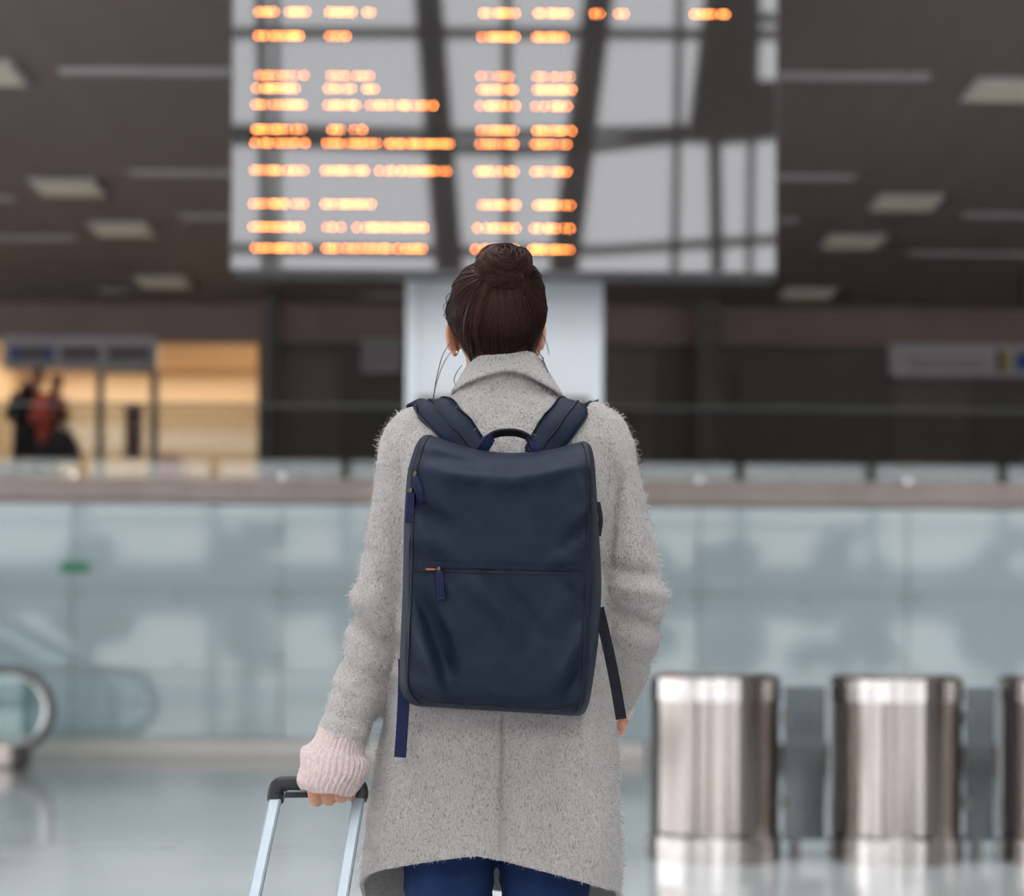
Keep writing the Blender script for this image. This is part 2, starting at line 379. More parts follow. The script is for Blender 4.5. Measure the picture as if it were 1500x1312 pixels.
# sign over the shop door
a, b_ = U(4, 541, YB-.2), U(231, 493, YB-.2)
sg = tag(box('direction_sign', (a.x, YB-.25, a.z), (b_.x, YB-.15, b_.z), M['signlight'], None, .02), 'long grey hanging sign with three dark lines above shop door', 'sign')
for (u0, u1, mm) in ((12, 80, 'blueprint'), (88, 146, 'blackprint'), (156, 222, 'blackprint')):
    q0, q1 = U(u0, 536, YB-.26), U(u1, 506, YB-.26)
    pl = box('sign_panel', (q0.x, YB-.27, q0.z), (q1.x, YB-.25, q1.z), M['signgrey'], sg, .005)
    q0, q1 = U(u0+3, 522, YB-.27), U(u1-3, 512, YB-.27)
    box('print_line', (q0.x, YB-.276, q0.z), (q1.x, YB-.27, q1.z), M['blackprint'], pl)
    if mm == 'blueprint':
        for e in (u0+2, u1-14):
            q0, q1 = U(e, 526, YB-.28), U(e+12, 508, YB-.28); box('blue_mark', (q0.x, YB-.284, q0.z), (q1.x, YB-.276, q1.z), M['blueprint'], pl)
a, b_ = U(530, 545, YB-.2), U(588, 497, YB-.2)
s2 = tag(box('notice_sign', (a.x, YB-.2, a.z), (b_.x, YB-.1, b_.z), M['signlight'], None, .015), 'small pale mauve notice board left of the white pillar', 'sign')
box('notice_face', (a.x+.03, YB-.21, a.z+.03), (b_.x-.03, YB-.2, b_.z-.03), M['signgrey'], s2)
a, b_ = U(1303, 552, YB-.2), U(1560, 506, YB-.2)
s3 = tag(box('banner_sign', (a.x, YB-.25, a.z), (b_.x, YB-.12, b_.z), M['signlight'], None, .015), 'long pale banner sign on the dark gallery wall', 'sign')
for (u0, u1, w0, w1, mm) in ((1320, 1450, 526, 529, 'signgrey'), (1330, 1440, 536, 539, 'redprint'), (1460, 1469, 512, 544, 'blackprint'), (1469, 1480, 514, 545, 'yellowprint'), (1488, 1530, 516, 542, 'blueprint')):
    q0, q1 = U(u0, w1, YB-.26), U(u1, w0, YB-.26); box('print_mark', (q0.x, YB-.258, q0.z), (q1.x, YB-.25, q1.z), M[mm], s3)
# ceiling luminaires, in two rows
LW, LD = .74, .62
def luminaire(px, py, label):
    Y = F*(CEIL-CH)/(HY-py); c = U(px, py, Y)
    t = thing('ceiling_light', (c.x, Y, CEIL), label, 'ceiling light', 'square gallery ceiling lights')
    if not LUM:
        x, y = c.x, Y
        LUM.append((t, box('light_frame', (x-LW/2, y-LD/2, CEIL-.035), (x+LW/2, y+LD/2, CEIL), M['signlight'], t, .01),
                    box('diffuser', (x-LW/2+.05, y-LD/2+.05, CEIL-.045), (x+LW/2-.05, y+LD/2-.05, CEIL-.03), M['lamp'], t, .01)))
    else:
        for o in LUM[0][1:]: copy_of(o, t, (0, 0, 0))
LUM = []
for px, py, l in ((-28, 110, 'square ceiling light cut by the left edge'), (100, 277, 'second nearest square ceiling light in the left row'), (180, 338, 'third square ceiling light from the front, left row'), (240, 415, 'farthest square ceiling light in the left row'),
                  (1478, 124, 'nearest square ceiling light, at the right edge'), (1328, 291, 'second nearest square ceiling light in the right row'), (1250, 349, 'third square ceiling light from the front, right row'), (1184, 425, 'farthest square ceiling light in the right row')):
    luminaire(px, py, l)
# slot diffusers
for x0, x1, py, l in ((88, 1362, 106, 'longest pale slot diffuser, running behind the departures board'), (190, 1252, 255, 'second long pale slot diffuser behind the board'), (-200, 22, 294, 'short pale slot diffuser at the left edge'), (-200, 112, 352, 'dim slot diffuser at the left under a ceiling light'),
                      (262, 1170, 319, 'third slot diffuser behind the board, very dim'), (1332, 1600, 366, 'dim slot diffuser at the right, the lower one'), (1412, 1600, 309, 'dim slot diffuser at the right, the upper one'), (146, 190, 429, 'short slot diffuser near the farthest left light'), (530, 592, 433, 'short slot diffuser just left of the white pillar')):
    Y = F*(CEIL-CH)/(HY-py); a, b_ = U(x0, py, Y), U(x1, py, Y); w = .075
    o = tag(box('slot_diffuser', (a.x, Y-w, CEIL-.03), (b_.x, Y+w, CEIL-.002), M['signlight'], None, .008), l, 'air diffuser', 'slot diffusers in the slatted ceiling')
    box('blade', (a.x+.02, Y-.012, CEIL-.034), (b_.x-.02, Y+.012, CEIL-.028), M['slot'], o)
# gallery balustrade
bal = thing('glass_balustrade', (0, YW, MZ), 'glass balustrade with slim handrail along the gallery edge', 'balustrade')
for i in range(len(xs)-1): box('glass_pane', (xs[i]+.003, YW-.01, MZ+.002), (xs[i+1]-.003, YW+.008, MZ+.82), M['rail'], bal)
v, f = tube([(XL, YW, MZ+.85), (XR, YW, MZ+.85)], .018, 10); mesh_obj('handrail', v, f, M['shopframe'], bal, True)
for x in xs[1:-1]: box('clamp', (x-.02, YW-.03, MZ), (x+.02, YW+.03, MZ+.05), M['chrome'], bal)

# ------------------------------------------------------------------ white pillar and departures board
YP = 13.75
a, b_ = U(591, 985, YP), U(881, 985, YP)
pil = thing('white_pillar', ((a.x+b_.x)/2, YP+.3, 0), 'broad white pillar under the departures board', 'pillar')
box('pillar_core', (a.x, YP, 0), (b_.x, YP+.6, CEIL-.001), M['white'], pil, .02)
for x in (a.x+.06, b_.x-.06): box('edge_strip', (x-.045, YP-.018, .02), (x+.045, YP, CEIL-.35), M['white'], pil, .005)
c0, c1 = U(611, 760, YP), U(862, 584, YP)
t = tag(box('info_screen', (c0.x, YP-.07, c0.z), (c1.x, YP-.018, c1.z), M['bezel'], None, .01), 'dark information screen on the white pillar, behind her shoulders', 'screen')
box('screen_face', (c0.x+.04, YP-.075, c0.z+.04), (c1.x-.04, YP-.069, c1.z-.04), M['screen'], t)
YD = 13.0
bl, br_ = U(338, 200, YD).x, U(1139, 200, YD).x; zb = U(738, 402, YD).z; ztop = 6.28
bd = thing('departures_board', ((bl+br_)/2, YD, zb), 'large glossy black departures board with amber text above the woman', 'display board')
box('housing', (bl, YD+.01, zb), (br_, YD+.25, ztop), M['bezel'], bd, .01)
box('display_glass', (bl+.012, YD-.002, zb+.03), (br_-.012, YD+.02, ztop-.03), M['screen'], bd)
box('bottom_rail', (bl, YD-.02, zb), (br_, YD+.01, zb+.03), M['bezel'], bd, .004)
for x in (bl, br_-.012): box('side_rail', (x, YD-.02, zb), (x+.012, YD+.01, ztop), M['bezel'], bd, .004)
ROWS = [(17, [(370,412),(415,455),(474,526),(529,557),(700,764),(780,845),(862,893),(897,922),(1009,1070)]), (52, [(370,450),(474,516),(697,762),(777,843)]),
        (110, [(371,453),(475,558),(696,762),(778,843)]), (129, [(367,442),(472,526),(528,557),(697,764),(778,846)]), (153, [(366,454),(471,529),(533,643),(695,764),(776,846)]),
        (189, [(366,451),(478,508),(510,543),(696,764),(778,846)]), (209, [(365,454),(470,560),(562,676),(694,764),(775,846)]), (249, [(364,454),(468,544),(547,662),(693,762),(775,844)]),
        (298, [(363,453),(468,556),(697,764),(779,846)]), (332, [(362,452),(470,509),(514,628),(691,764),(774,846)]), (363, [(365,462),(469,628),(688,764),(771,846)])]
for ry, segs in ROWS:
    for x0, x1 in segs:
        parts = []; x = x0+8.5
        while x < x1-7:
            c = U(x, ry+(x-410)*.0055, YD-.01); w, h = random.uniform(.0045,.0075), random.uniform(.005,.0085) * (.55 if ry == 110 else 1)
            parts.append(boxvf((c.x-w, YD-.008, c.z-h), (c.x+w, YD-.0025, c.z+h))); x += random.choice((5.2, 6, 7, 8.5, 12.5))
        v, f = join(parts); o = mesh_obj('text_line', v, f, M['led'], bd); o['kind'] = 'stuff'

# ------------------------------------------------------------------ escalator at the left
YE = 17.6
esc = thing('escalator', U(-150, 1120, YE), 'escalator landing with rounded glass balustrade end and handrail', 'escalator')
def newel(y):
    pts = []; zc, r = U(10, 1040, y).z, .40; xc = U(75, 1040, y).x-r
    pts += [(xc-4, y, zc+r+2.0), (xc-1.2, y, zc+r+.42), (xc-.6, y, zc+r+.10), (xc-.25, y, zc+r+.01)]
    for k in range(0, 13):
        q = math.pi/2-math.pi*k/12; pts.append((xc+r*math.cos(q), y, zc+r*math.sin(q)))
    pts += [(xc-.5, y, zc-r)]
    return pts, xc, zc, r
for y in (YE, YE+1.1):
    pts, xc, zc, r = newel(y)
    v, f = tube(pts, .045, 10); mesh_obj('handrail', v, f, M['rubber'], esc, True)
    inn = [(xc+(p[0]-xc)*.86, p[2] if i < 4 else zc+(p[2]-zc)*.86) for i, p in enumerate(pts)]
    inn[-1] = (xc-.5, zc-r*.86); poly = inn+[(xc-4, zc-r*.86)]
    v, f = loft([[Vector((p[0], y-.008, p[1])) for p in poly], [Vector((p[0], y+.008, p[1])) for p in poly]]); mesh_obj('balustrade_glass', v, f, M['escglass'], esc)
    rim = [(p[0], y, p[1]) for p in inn]; v, f = tube(rim, .016, 8); mesh_obj('rim_trim', v, f, M['chrome'], esc, True)
    box('skirt', (xc-4.2, y-.12, 0), (xc+.05, y+.12, zc-r*.80), M['brushed'], esc, .03)
    box('handrail_inlet', (xc-.02, y-.09, .0), (xc+.17, y+.09, zc-r+.06), M['darkbase'], esc, .04)
box('landing_plate', (xc-4, YE+.12, 0), (xc+.4, YE+.98, .012), M['chrome'], esc)
for k in range(9): box('step', (xc-1.0-.4*(k+1), YE+.14, .015), (xc-1.0-.4*k, YE+.96, .03+.20*k), M['rubber'], esc)
# green patch on a glass panel, a sign's reflection painted as colour
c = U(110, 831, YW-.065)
st = tag(box('green_reflection', (c.x-.16, YW-.075, c.z-.06), (c.x+.16, YW-.063, c.z+.06), M['greenreflection'], None, .004), 'small green patch painted as a reflection on the glass wall at the left', 'painted reflection')

# ------------------------------------------------------------------ steel drums with gates
YT = 9.45
def drum(px, label):
    c = U(px, 985, YT); x = c.x; r = .345; NR = 160
    fl = [.006*noise.noise(Vector((3.2*math.cos(2*math.pi*j/160), 3.2*math.sin(2*math.pi*j/160), .7)))+.0015*noise.noise(Vector((9*math.cos(2*math.pi*j/160), 9*math.sin(2*math.pi*j/160), 2))) for j in range(160)]   # uneven radius, added to break the reflections into streaks
    t = thing('steel_drum', (x, YT, 0), label, 'gate pedestal', 'brushed steel gate pedestals')
    def ring(z, rr): return [Vector((x+(rr+fl[j])*math.cos(2*math.pi*j/NR), YT+(rr+fl[j])*math.sin(2*math.pi*j/NR), z)) for j in range(NR)]
    if not DR:
        P = []
        for nm, prof, mm in (('base_ring', [(0,r+.012),(.13,r+.012),(.15,r+.002)], 'drumring'), ('drum_body', [(.15,r),(.84,r)], 'brushed'), ('top_ring', [(.84,r+.008),(.955,r+.008),(.975,r-.02)], 'drumring'), ('lid', [(.97,r-.03),(.985,r-.04)], 'rubber')):
            w_ = [loft([ring(z0, q0), ring(z1, q1)], False) for (z0, q0), (z1, q1) in zip(prof[:-1], prof[1:])]
            w_.append((np.array([tuple(p) for p in ring(*prof[-1])]), [tuple(range(NR))])); w_.append((np.array([tuple(p) for p in ring(*prof[0])]), [tuple(reversed(range(NR)))]))
            v, f = join(w_); P.append(mesh_obj(nm, v, f, M[mm], t, True))
        for a in (-1.95, -1.2, -2.7):
            v, f = bar((x+(r+.002)*math.cos(a), YT+(r+.002)*math.sin(a), .155), (x+(r+.002)*math.cos(a), YT+(r+.002)*math.sin(a), .835), .012, .006); P.append(mesh_obj('seam_strip', v, f, M['bezel'], t))
        DR.append(P)
    else:
        for o in DR[0]: copy_of(o, t, (0, 0, 0))
    return x
DR = []
xq = [drum(1047, 'brushed steel drum nearest the woman, left of the three'), drum(1312, 'brushed steel drum in the middle of the three'), drum(1560, 'brushed steel drum cut off by the right edge')]
for i in range(2):
    g = thing('gate_wing', ((xq[i]+xq[i+1])/2, YT, 0), ('smoked glass gate between the left and middle steel drums', 'smoked glass gate between the middle and right steel drums')[i], 'gate')
    box('wing_glass', (xq[i]+.372, YT-.008, .10), (xq[i+1]-.372, YT+.008, .92), M['smoke'], g, .003)
    for z in (.3, .75): box('hinge', (xq[i]+.362, YT-.025, z-.04), (xq[i]+.40, YT+.025, z+.04), M['rubber'], g, .004)
    box('foot', (xq[i]+.40, YT-.03, 0), (xq[i]+.46, YT+.03, .11), M['rubber'], g, .004)

# ------------------------------------------------------------------ trees outside, seen in the glass
def tree(x, y, h, w, label):
    t = thing('tree', (x, y, -.02), label, 'tree')
    v, f = tube([(x, y, -.05), (x+.1, y, h*.35), (x-.05, y, h*.8)], [.28, .2, .06], 8); mesh_obj('trunk', v, f, M['bark'], t, True)
    parts = []
    for k in range(34):
        a = random.uniform(0, 6.28); q = math.sqrt(random.random()); zz = random.uniform(.28, 1)
        rad = w*(1.05-.75*abs(zz-.5)*1.5)*q
        s = random.uniform(.45, 1.0)*w*.38
        parts.append(ellipsoid((x+rad*math.cos(a), y+rad*math.sin(a)*.7, h*zz-.3), (s, s, s*.85), 8, 6))
    v, f = join(parts)
    v = v+np.array([noise.noise_vector(Vector(p)*1.3)*.35 for p in v]); mesh_obj('crown', v, f, M['leaf'], t, True)
names = ('leftmost', 'second from the left', 'third from the left', 'fourth from the left', 'fifth from the left', 'sixth from the left', 'rightmost')
for nme, (x, y, h, w) in zip(names, ((-14.5, -20, 5.6, 1.6), (-9.5, -23, 6.3, 1.7), (-4.6, -21, 5.6, 1.5), (4.0, -22, 6.6, 1.8), (7.2, -18, 5.6, 1.5), (11.6, -22, 6.4, 1.8), (17.5, -22, 6.2, 1.8))):
    tree(x, y, h, w, 'dark bushy tree outside mirrored in the glass wall, ' + nme)

# ------------------------------------------------------------------ two people on the gallery
YG = 22.2
def person_far(px, lean, h, label, top, low, hair, kind, YG):
    c = U(px, 620, YG); x = c.x; z = MZ
    t = thing('person', (x, YG, z), label, 'person', 'people on the gallery')
    k = h/1.7
    def P(a, b, cc): return Vector((x+a*k, YG+b*k, z+cc*k))
    neck = P(.02+lean*.5, 0, 1.42); head = P(.06+lean, -.02, 1.56)
    body = [ellipsoid(head, (.085*k, .10*k, .12*k), 14, 10), tube([neck-Vector((0,0,.1)), head], [.06*k, .05*k], 10),
            tube([P(.02, 0, .88), P(.0, 0, 1.15), neck], [.14*k, .14*k, .09*k], 14)]
    for s in (-1, 1):
        body.append(tube([P(.09*s, 0, .9), P(.09*s, -.02*s, .5), P(.09*s, .03, .06)], [.08*k, .058*k, .045*k], 10))
        body.append(tube([P(.09*s, .03, .05), P(.09*s, -.14, .03)], [.045*k, .035*k], 8))
        e = P(.24*s, .02, 1.08); w = P(.14*s+lean*.6, -.22, 1.12 if s > 0 else .98)
        body.append(tube([P(.16*s+lean*.3, 0, 1.38), e, w], [.055*k, .045*k, .035*k], 10))
        body.append(ellipsoid(w+Vector((0,-.05*k,0)), (.035*k, .06*k, .045*k), 8, 6))
        for q in range(5): body.append(tube([w+Vector(((q-2)*.014*k, -.08*k, 0)), w+Vector(((q-2)*.018*k, -.14*k, -.03*k))], [.012*k, .009*k], 6))
    body.append(ellipsoid(head+Vector((0, -.105*k, -.01)), (.016*k, .02*k, .025*k), 8, 6))
    link_mesh('body', fuse(body, .016, 2), M['skin'], t)
    clo = [tube([P(.02, 0, low), P(.0, 0, 1.0), P(lean*.2, 0, 1.25), neck], [.21*k if kind == 0 else .17*k, .17*k, .185*k, .10*k], 16)]
    for s in (-1, 1):
        e = P(.24*s, .02, 1.08); w = P(.14*s+lean*.6, -.2, 1.12 if s > 0 else .98)
        clo.append(tube([P(.14*s+lean*.3, 0, 1.37), e, w], [.075*k, .065*k, .05*k], 12))
    if kind == 0: clo.append(tube([P(.0, .03, 1.36), P(lean*.6, .05, 1.46), P(.02+lean, .05, 1.5)], [.13*k, .11*k, .09*k], 12))
    link_mesh('coat' if kind == 0 else 'jacket', fuse(clo, .02, 3), top, t)
    leg = []
    for s in (-1, 1): leg.append(tube([P(.08*s, 0, .95), P(.09*s, -.02*s, .5), P(.09*s, .03, .08)], [.10*k, .07*k, .06*k], 12))
    link_mesh('trousers', fuse(leg, .02, 2), M['trouser'], t)
    link_mesh('hair', fuse([ellipsoid(head+Vector((0, .025*k, .025*k)), (.10*k, .105*k, .125*k), 14, 10), ellipsoid(head+Vector((-.02, .06*k, -.06*k)), (.075*k, .06*k, .10*k), 12, 8)], .016, 2), hair, t)
    return x, z
person_far(39, .07, 1.70, 'person in a long black coat leaning towards a companion on the gallery', M['darkcloth'], .52, M['darkhair'], 0, 22.9)
x2, z2 = person_far(72, .04, 1.50, 'person in a red jacket with a dark bag on the gallery', M['redcloth'], .72, M['darkhair'], 1, YG)
bag = thing('shoulder_bag', (x2+.20, YG-.10, z2+.30), 'charcoal bag hanging beside the person in red', 'bag')
v, f = loft([[Vector((x2+.20+a*w, YG-.16+b*.09, z2+z)) for a, b in ((-1,-1),(1,-1),(1,1),(-1,1))] for z, w in ((.38,.20),(.45,.23),(.62,.19),(.78,.10))]); mesh_obj('bag_body', v, f, M['bagcloth'], bag)
v, f = tube([(x2+.13, YG-.16, z2+.75), (x2+.10, YG-.19, z2+1.1), (x2+.06, YG-.10, z2+1.33), (x2+.12, YG+.02, z2+1.2), (x2+.25, YG-.10, z2+.76)], .03, 6); mesh_obj('bag_strap', v, f, M['bagcloth'], bag, True)

# ================================================================== THE WOMAN
YC = 3.05
lady = thing('person', (U(735, 985, YC).x, YC, 0), 'woman in a grey wool coat seen from behind, brown hair in a bun', 'person')
# ---- coat -------------------------------------------------------------------
TR = [(525,694,782,.055,3.045),(545,686,790,.060,3.045),(570,672,803,.068,3.05),(590,650,824,.078,3.05),(603,622,852,.086,3.05),(618,598,876,.094,3.05),(645,584,892,.105,3.05),(690,577,900,.115,3.05),
      (760,582,897,.120,3.05),(860,584,889,.118,3.05),(960,577,891,.125,3.05),(1060,561,902,.140,3.05),(1160,544,907,.150,3.05),(1260,532,909,.158,3.05),(1330,528,911,.162,3.05),(1430,526,912,.165,3.05)]
def ring_se(py, l, r, hd, cy, n=72, e=2.35):
    out = []
    for j in range(n):
        a = 2*math.pi*j/n; ca, sa = math.cos(a), math.sin(a)
        x = math.copysign(abs(ca)**(2/e), ca); y = math.copysign(abs(sa)**(2/e), sa)
        out.append(U((l+r)/2+x*(r-l)/2, py, cy)+Vector((0, y*hd, 0)))
    return out
trunk = loft([ring_se(*r) for r in smooth_path(TR, 5)])
def sleeve(rows, k=7):
    P = smooth_path(rows, k); return tube([U(p[0], p[1], p[2]) for p in P], [p[3] for p in P], 28)
SL = [(640,632,3.05,.052),(612,648,3.05,.060),(600,700,3.05,.059),(590,760,3.05,.0565),(575,830,3.055,.0545),(563,880,3.055,.0525),(553,930,3.045,.049),(528,1010,3.015,.0465),(508,1062,2.985,.0435),(497,1095,2.97,.0415)]
SR = [(845,628,3.05,.050),(873,646,3.05,.060),(888,700,3.05,.058),(901,760,3.05,.057),(914,815,3.05,.059),(922,865,3.055,.060),(922,905,3.07,.060),(914,950,3.11,.056),(902,992,3.16,.051),(893,1022,3.20,.047)]
cm = fuse([trunk, sleeve(SL), sleeve(SR)], .006, 3)
# folds and softness of heavy cloth
vs = np.empty(len(cm.vertices)*3); cm.vertices.foreach_get('co', vs); vs = vs.reshape(-1, 3)
nr = np.empty(len(cm.vertices)*3); cm.vertices.foreach_get('normal', nr) if False else None
nr = np.array([v.normal for v in cm.vertices])
disp = np.zeros(len(vs))
for i, p in enumerate(vs):
    q = Vector(p); disp[i] = .0035*noise.noise(q*13)+.0022*noise.noise(q*28)
pxs = CX+F*vs[:, 0]/vs[:, 1]; pys = HY-F*(vs[:, 2]-CH)/vs[:, 1]
def fold(x0, y0, x1, y1, amp, wid):
    """a ridge (amp>0) or crease along a line measured on the cloth"""
    d = np.array([x1-x0, y1-y0], float); Ln = np.hypot(*d); d /= Ln
    t = (pxs-x0)*d[0]+(pys-y0)*d[1]; s = -(pxs-x0)*d[1]+(pys-y0)*d[0]
    end = 1/(1+np.exp(-(t)/8))*1/(1+np.exp((t-Ln)/8))
    return 1.7*amp*np.exp(-(s/wid)**2)*end*(vs[:, 1] < 3.12)
for a in ((515,868,585,915,.007,10),(512,900,590,950,-.008,10),(508,925,585,985,.006,10),(500,965,575,1010,-.006,9),(490,1000,565,1035,.005,9),(478,1045,545,1060,-.004,8),(530,800,590,870,-.005,10),
          (885,828,960,838,-.007,9),(888,858,975,868,.007,12),(890,897,970,915,-.009,9),(895,925,965,945,.005,10),(905,965,955,978,-.004,8),(905,700,888,850,-.006,6),(893,640,912,700,.004,10),(560,650,585,720,.004,12),
          (737,1045,735,1265,-.005,4),(744,1045,742,1265,.004,5),(600,1060,560,1260,.006,22),(850,1070,880,1280,.006,22),(660,1100,640,1250,-.005,26),(820,1100,810,1260,-.004,24),(690,600,660,640,.003,12)):
    disp += fold(*a)
vs2 = vs+nr*disp[:, None]; cm.vertices.foreach_set('co', vs2.ravel()); cm.update()
# cut the hem along its curve, then give the cloth a thickness
HX = [480, 530, 560, 600, 650, 700, 740, 800, 860, 895, 960]; HP = [1296, 1286, 1275, 1268, 1259, 1254, 1261, 1276, 1292, 1302, 1310]
def hemz(x, y):
    px = CX+F*x/y; py = float(np.interp(px, HX, HP)); z = CH+(HY-py)*(y)/F
    k = min(max((y-2.98)/.16, 0), 1); return z-.055*k*k*(3-2*k)
bm = bmesh.new(); bm.from_mesh(cm)
for v in bm.verts: v.co.z -= hemz(v.co.x, v.co.y)
bmesh.ops.bisect_plane(bm, geom=bm.verts[:]+bm.edges[:]+bm.faces[:], plane_co=(0,0,0), plane_no=(0,0,1), clear_inner=True)
for v in bm.verts: v.co.z += hemz(v.co.x, v.co.y)
bmesh.ops.recalc_face_normals(bm, faces=bm.faces[:])
bm.normal_update()
BV = BVHTree.FromBMesh(bm)
tri = [[(l[0].vert.co.copy(), l[1].vert.co.copy(), l[2].vert.co.copy()) for l in (f.loops[:],)][0] for f in bm.faces]
quads_c = [[v.co.copy() for v in f.verts] for f in bm.faces]
cn = [f.normal.copy() for f in bm.faces]
bm.to_mesh(cm); bm.free()
coat = link_mesh('coat', cm, M['coat'], lady)
cm.materials.append(M['lining'])
sm = coat.modifiers.new('thick', 'SOLIDIFY'); sm.thickness = .007; sm.offset = -1; sm.material_offset = 1; sm.material_offset_rim = 0
# collar: turned-down flap around the neck
rows = []
NA = 64
for j in range(NA):
    a = 2*math.pi*j/NA; ca, sa = math.cos(a), math.sin(a)      # sa=-1 is the back
    back = (1-sa)/2
    top = 552-30*back+ (6*ca if sa < 0 else 0)*-1
    flap = (24+26*max(ca, 0)**1.5+10*max(-ca, 0)) if sa < .3 else 42
    def at(wl, wr, py, hd): return U((wl+wr)/2+ca*(wr-wl)/2, py, 3.045)+Vector((0, sa*hd, 0))
    prof = [at(700,776,top+34,.048), at(693,783,top+8,.054), at(689,787,top-1,.059), at(684,792,top-2,.064), at(679,798,top+6,.069)]
    for s in (.35, .7, 1.0):
        g = flap*s; prof.append(at(679-g*.62, 798+g*.60, top+6+g, .069+g*.00045))
    g = flap; prof += [at(681-g*.62, 796+g*.60, top+10+g, .063+g*.00045), at(690-g*.45, 787+g*.45, top+4+g*.8, .058+g*.0004)]
    rows.append(prof)
rings = [[rows[j][i] for j in range(NA)] for i in range(len(rows[0]))]
v, f = loft(rings, cap=False)
v = np.array([tuple(Vector(p)+noise.noise_vector(Vector(p)*22)*.0022) for p in v])
col_o = mesh_obj('collar', v, f, M['coat'], coat, True)
ss = col_o.modifiers.new('s', 'SUBSURF'); ss.levels = 2; ss.render_levels = 2
# centre back seam
pts = []
for py in np.arange(1052, 1262, 6):
    o = U(738-(py-1052)*.012, py, 2.6); h = BV.ray_cast(o, Vector(U(738-(py-1052)*.012, py, 3.6)-o).normalized())
    if h[0] is not None: pts.append(h[0]+Vector((0, .0005, 0)))
v, f = tube(pts, .0022, 6); mesh_obj('back_seam', v, f, M['coat'], coat, True)
STRAPS = ([(694,664,2.93),(678,643,2.95),(652,617,2.985),(628,600,3.03),(618,598,3.07),(612,615,3.12),(610,660,3.16),(606,740,3.18),(600,830,3.17)],
          [(790,668,2.93),(800,650,2.95),(822,622,2.985),(842,602,3.03),(852,600,3.07),(858,615,3.12),(860,660,3.16),(864,740,3.18),(868,830,3.17)])
SP = np.array([tuple(BV.find_nearest(U(*p))[0]) for r_ in STRAPS for p in smooth_path(r_, 6)])
# wool fibres (pressed flat under the straps, short at the hem)
def fibres(quads, normals, count, lmin, lmax, wid, name, parent):
    Q = np.array([[tuple(c) for c in (q if len(q) == 4 else (list(q)+[q[-1]])[:4])] for q in quads]); Nn = np.array([tuple(n) for n in normals])
    area = np.linalg.norm(np.cross(Q[:, 2]-Q[:, 0], Q[:, 3]-Q[:, 1]), axis=1)*.5+1e-12
    idx = rng.choice(len(Q), count, p=area/area.sum()); u, w = rng.random((2, count, 1))
    q = Q[idx]; P = (q[:, 0]*(1-u)+q[:, 1]*u)*(1-w)+(q[:, 3]*(1-u)+q[:, 2]*u)*w; n = Nn[idx]
    keep = np.ones(count, bool)
    for sp in SP: keep &= ((P-sp)**2).sum(1) > .031**2
    P, n = P[keep], n[keep]; count = len(P)
    hem = np.array([p[2]-hemz(p[0], p[1]) if p[2] < .75 else 1 for p in P])
    d = rng.normal(size=(count, 3)); d[:, 2] -= .75
    d -= n*(d*n).sum(1, keepdims=True); d /= np.linalg.norm(d, axis=1, keepdims=True)+1e-9
    lift = np.abs(rng.normal(0, .16, (count, 1)))+.05
    stray = rng.random((count, 1)) < .09; lift = np.where(stray, rng.uniform(.45, 1.1, (count, 1)), lift)
    Ln = rng.uniform(lmin, lmax, (count, 1))*np.where(stray, 1.5, 1)*np.where(hem < .012, .55, 1)[:, None]; bend = rng.normal(0, .35, (count, 1)); sd = np.cross(d, n)
    p0 = P-n*.0006; p1 = P+(d*.5+n*lift*.7+sd*bend*.15)*Ln; p2 = P+(d+n*lift*.75+sd*bend*.6)*Ln; p2[:, 2:] -= Ln*.12
    wv = sd*wid*rng.uniform(.6, 1.25, (count, 1))
    V = np.stack([p0-wv, p0+wv, p1+wv*.85, p1-wv*.85, p2+wv*.3, p2-wv*.3], 1).reshape(-1, 3)
    b = (np.arange(count)*6)[:, None]
    fq = np.concatenate([b+np.array([[0, 1, 2, 3]]), b+np.array([[3, 2, 4, 5]])])
    # darker and lighter hairs come in small flecks
    nz = np.array([noise.noise(Vector(p)*230) for p in P[::1]])*.5+.5
    tv = np.clip(rng.random(count)*.62+nz*.62-.12, 0, 1)
    return tag(fast_mesh(name, V, fq, M['fuzz'], parent, np.repeat(tv, 6)), kind='stuff')
fibres(quads_c, cn, 190000, .004, .011, .00035, 'wool_fibres', coat)
dg = bpy.context.evaluated_depsgraph_get()
ce = col_o.evaluated_get(dg).to_mesh(); cw = wloc(coat)
cq = [[ce.vertices[i].co+cw for i in p.vertices] for p in ce.polygons]; cnn = [p.normal.copy() for p in ce.polygons]
cc = Vector((U(738, 560, 3.045)))
cnn = [n if n.dot(sum(q, Vector())/len(q)-Vector((cc.x, cc.y, (sum(q, Vector())/len(q)).z))) > -.02 else n for q, n in zip(cq, cnn)]
fibres(cq, cnn, 15000, .003, .008, .00033, 'collar_fibres', col_o)

# ---- body: head, neck, arms, hands, legs in one skin ------------------------
def T(rows, n=12): return tube([U(r[0], r[1], r[2]) for r in rows], [r[3] for r in rows], n)
hd = U(729, 470, 3.065)
B = [ellipsoid(hd, (.072, .096, .098)), ellipsoid(hd+Vector((0, .045, -.055)), (.056, .062, .070)), ellipsoid(hd+Vector((0, .085, -.105)), (.026, .022, .018)),
     tube([hd+Vector((0, .095, .015)), hd+Vector((0, .112, -.02)), hd+Vector((0, .105, -.035))], [.010, .014, .012], 10), ellipsoid(hd+Vector((0, .098, -.062)), (.024, .012, .010)),
     T([(732, 520, 3.055, .053), (737, 560, 3.055, .054), (739, 620, 3.05, .07)]), T([(739, 610, 3.05, .075), (738, 700, 3.05, .10), (738, 860, 3.05, .095), (735, 1040, 3.05, .12), (735, 1130, 3.05, .115)], 20)]
for s in (-1, 1):
    B.append(ellipsoid(hd+Vector((s*.03, .086, .004)), (.014, .010, .009), 10, 8))
    B.append(ellipsoid(hd+Vector((s*.032, .088, .018)), (.02, .008, .006), 10, 8))
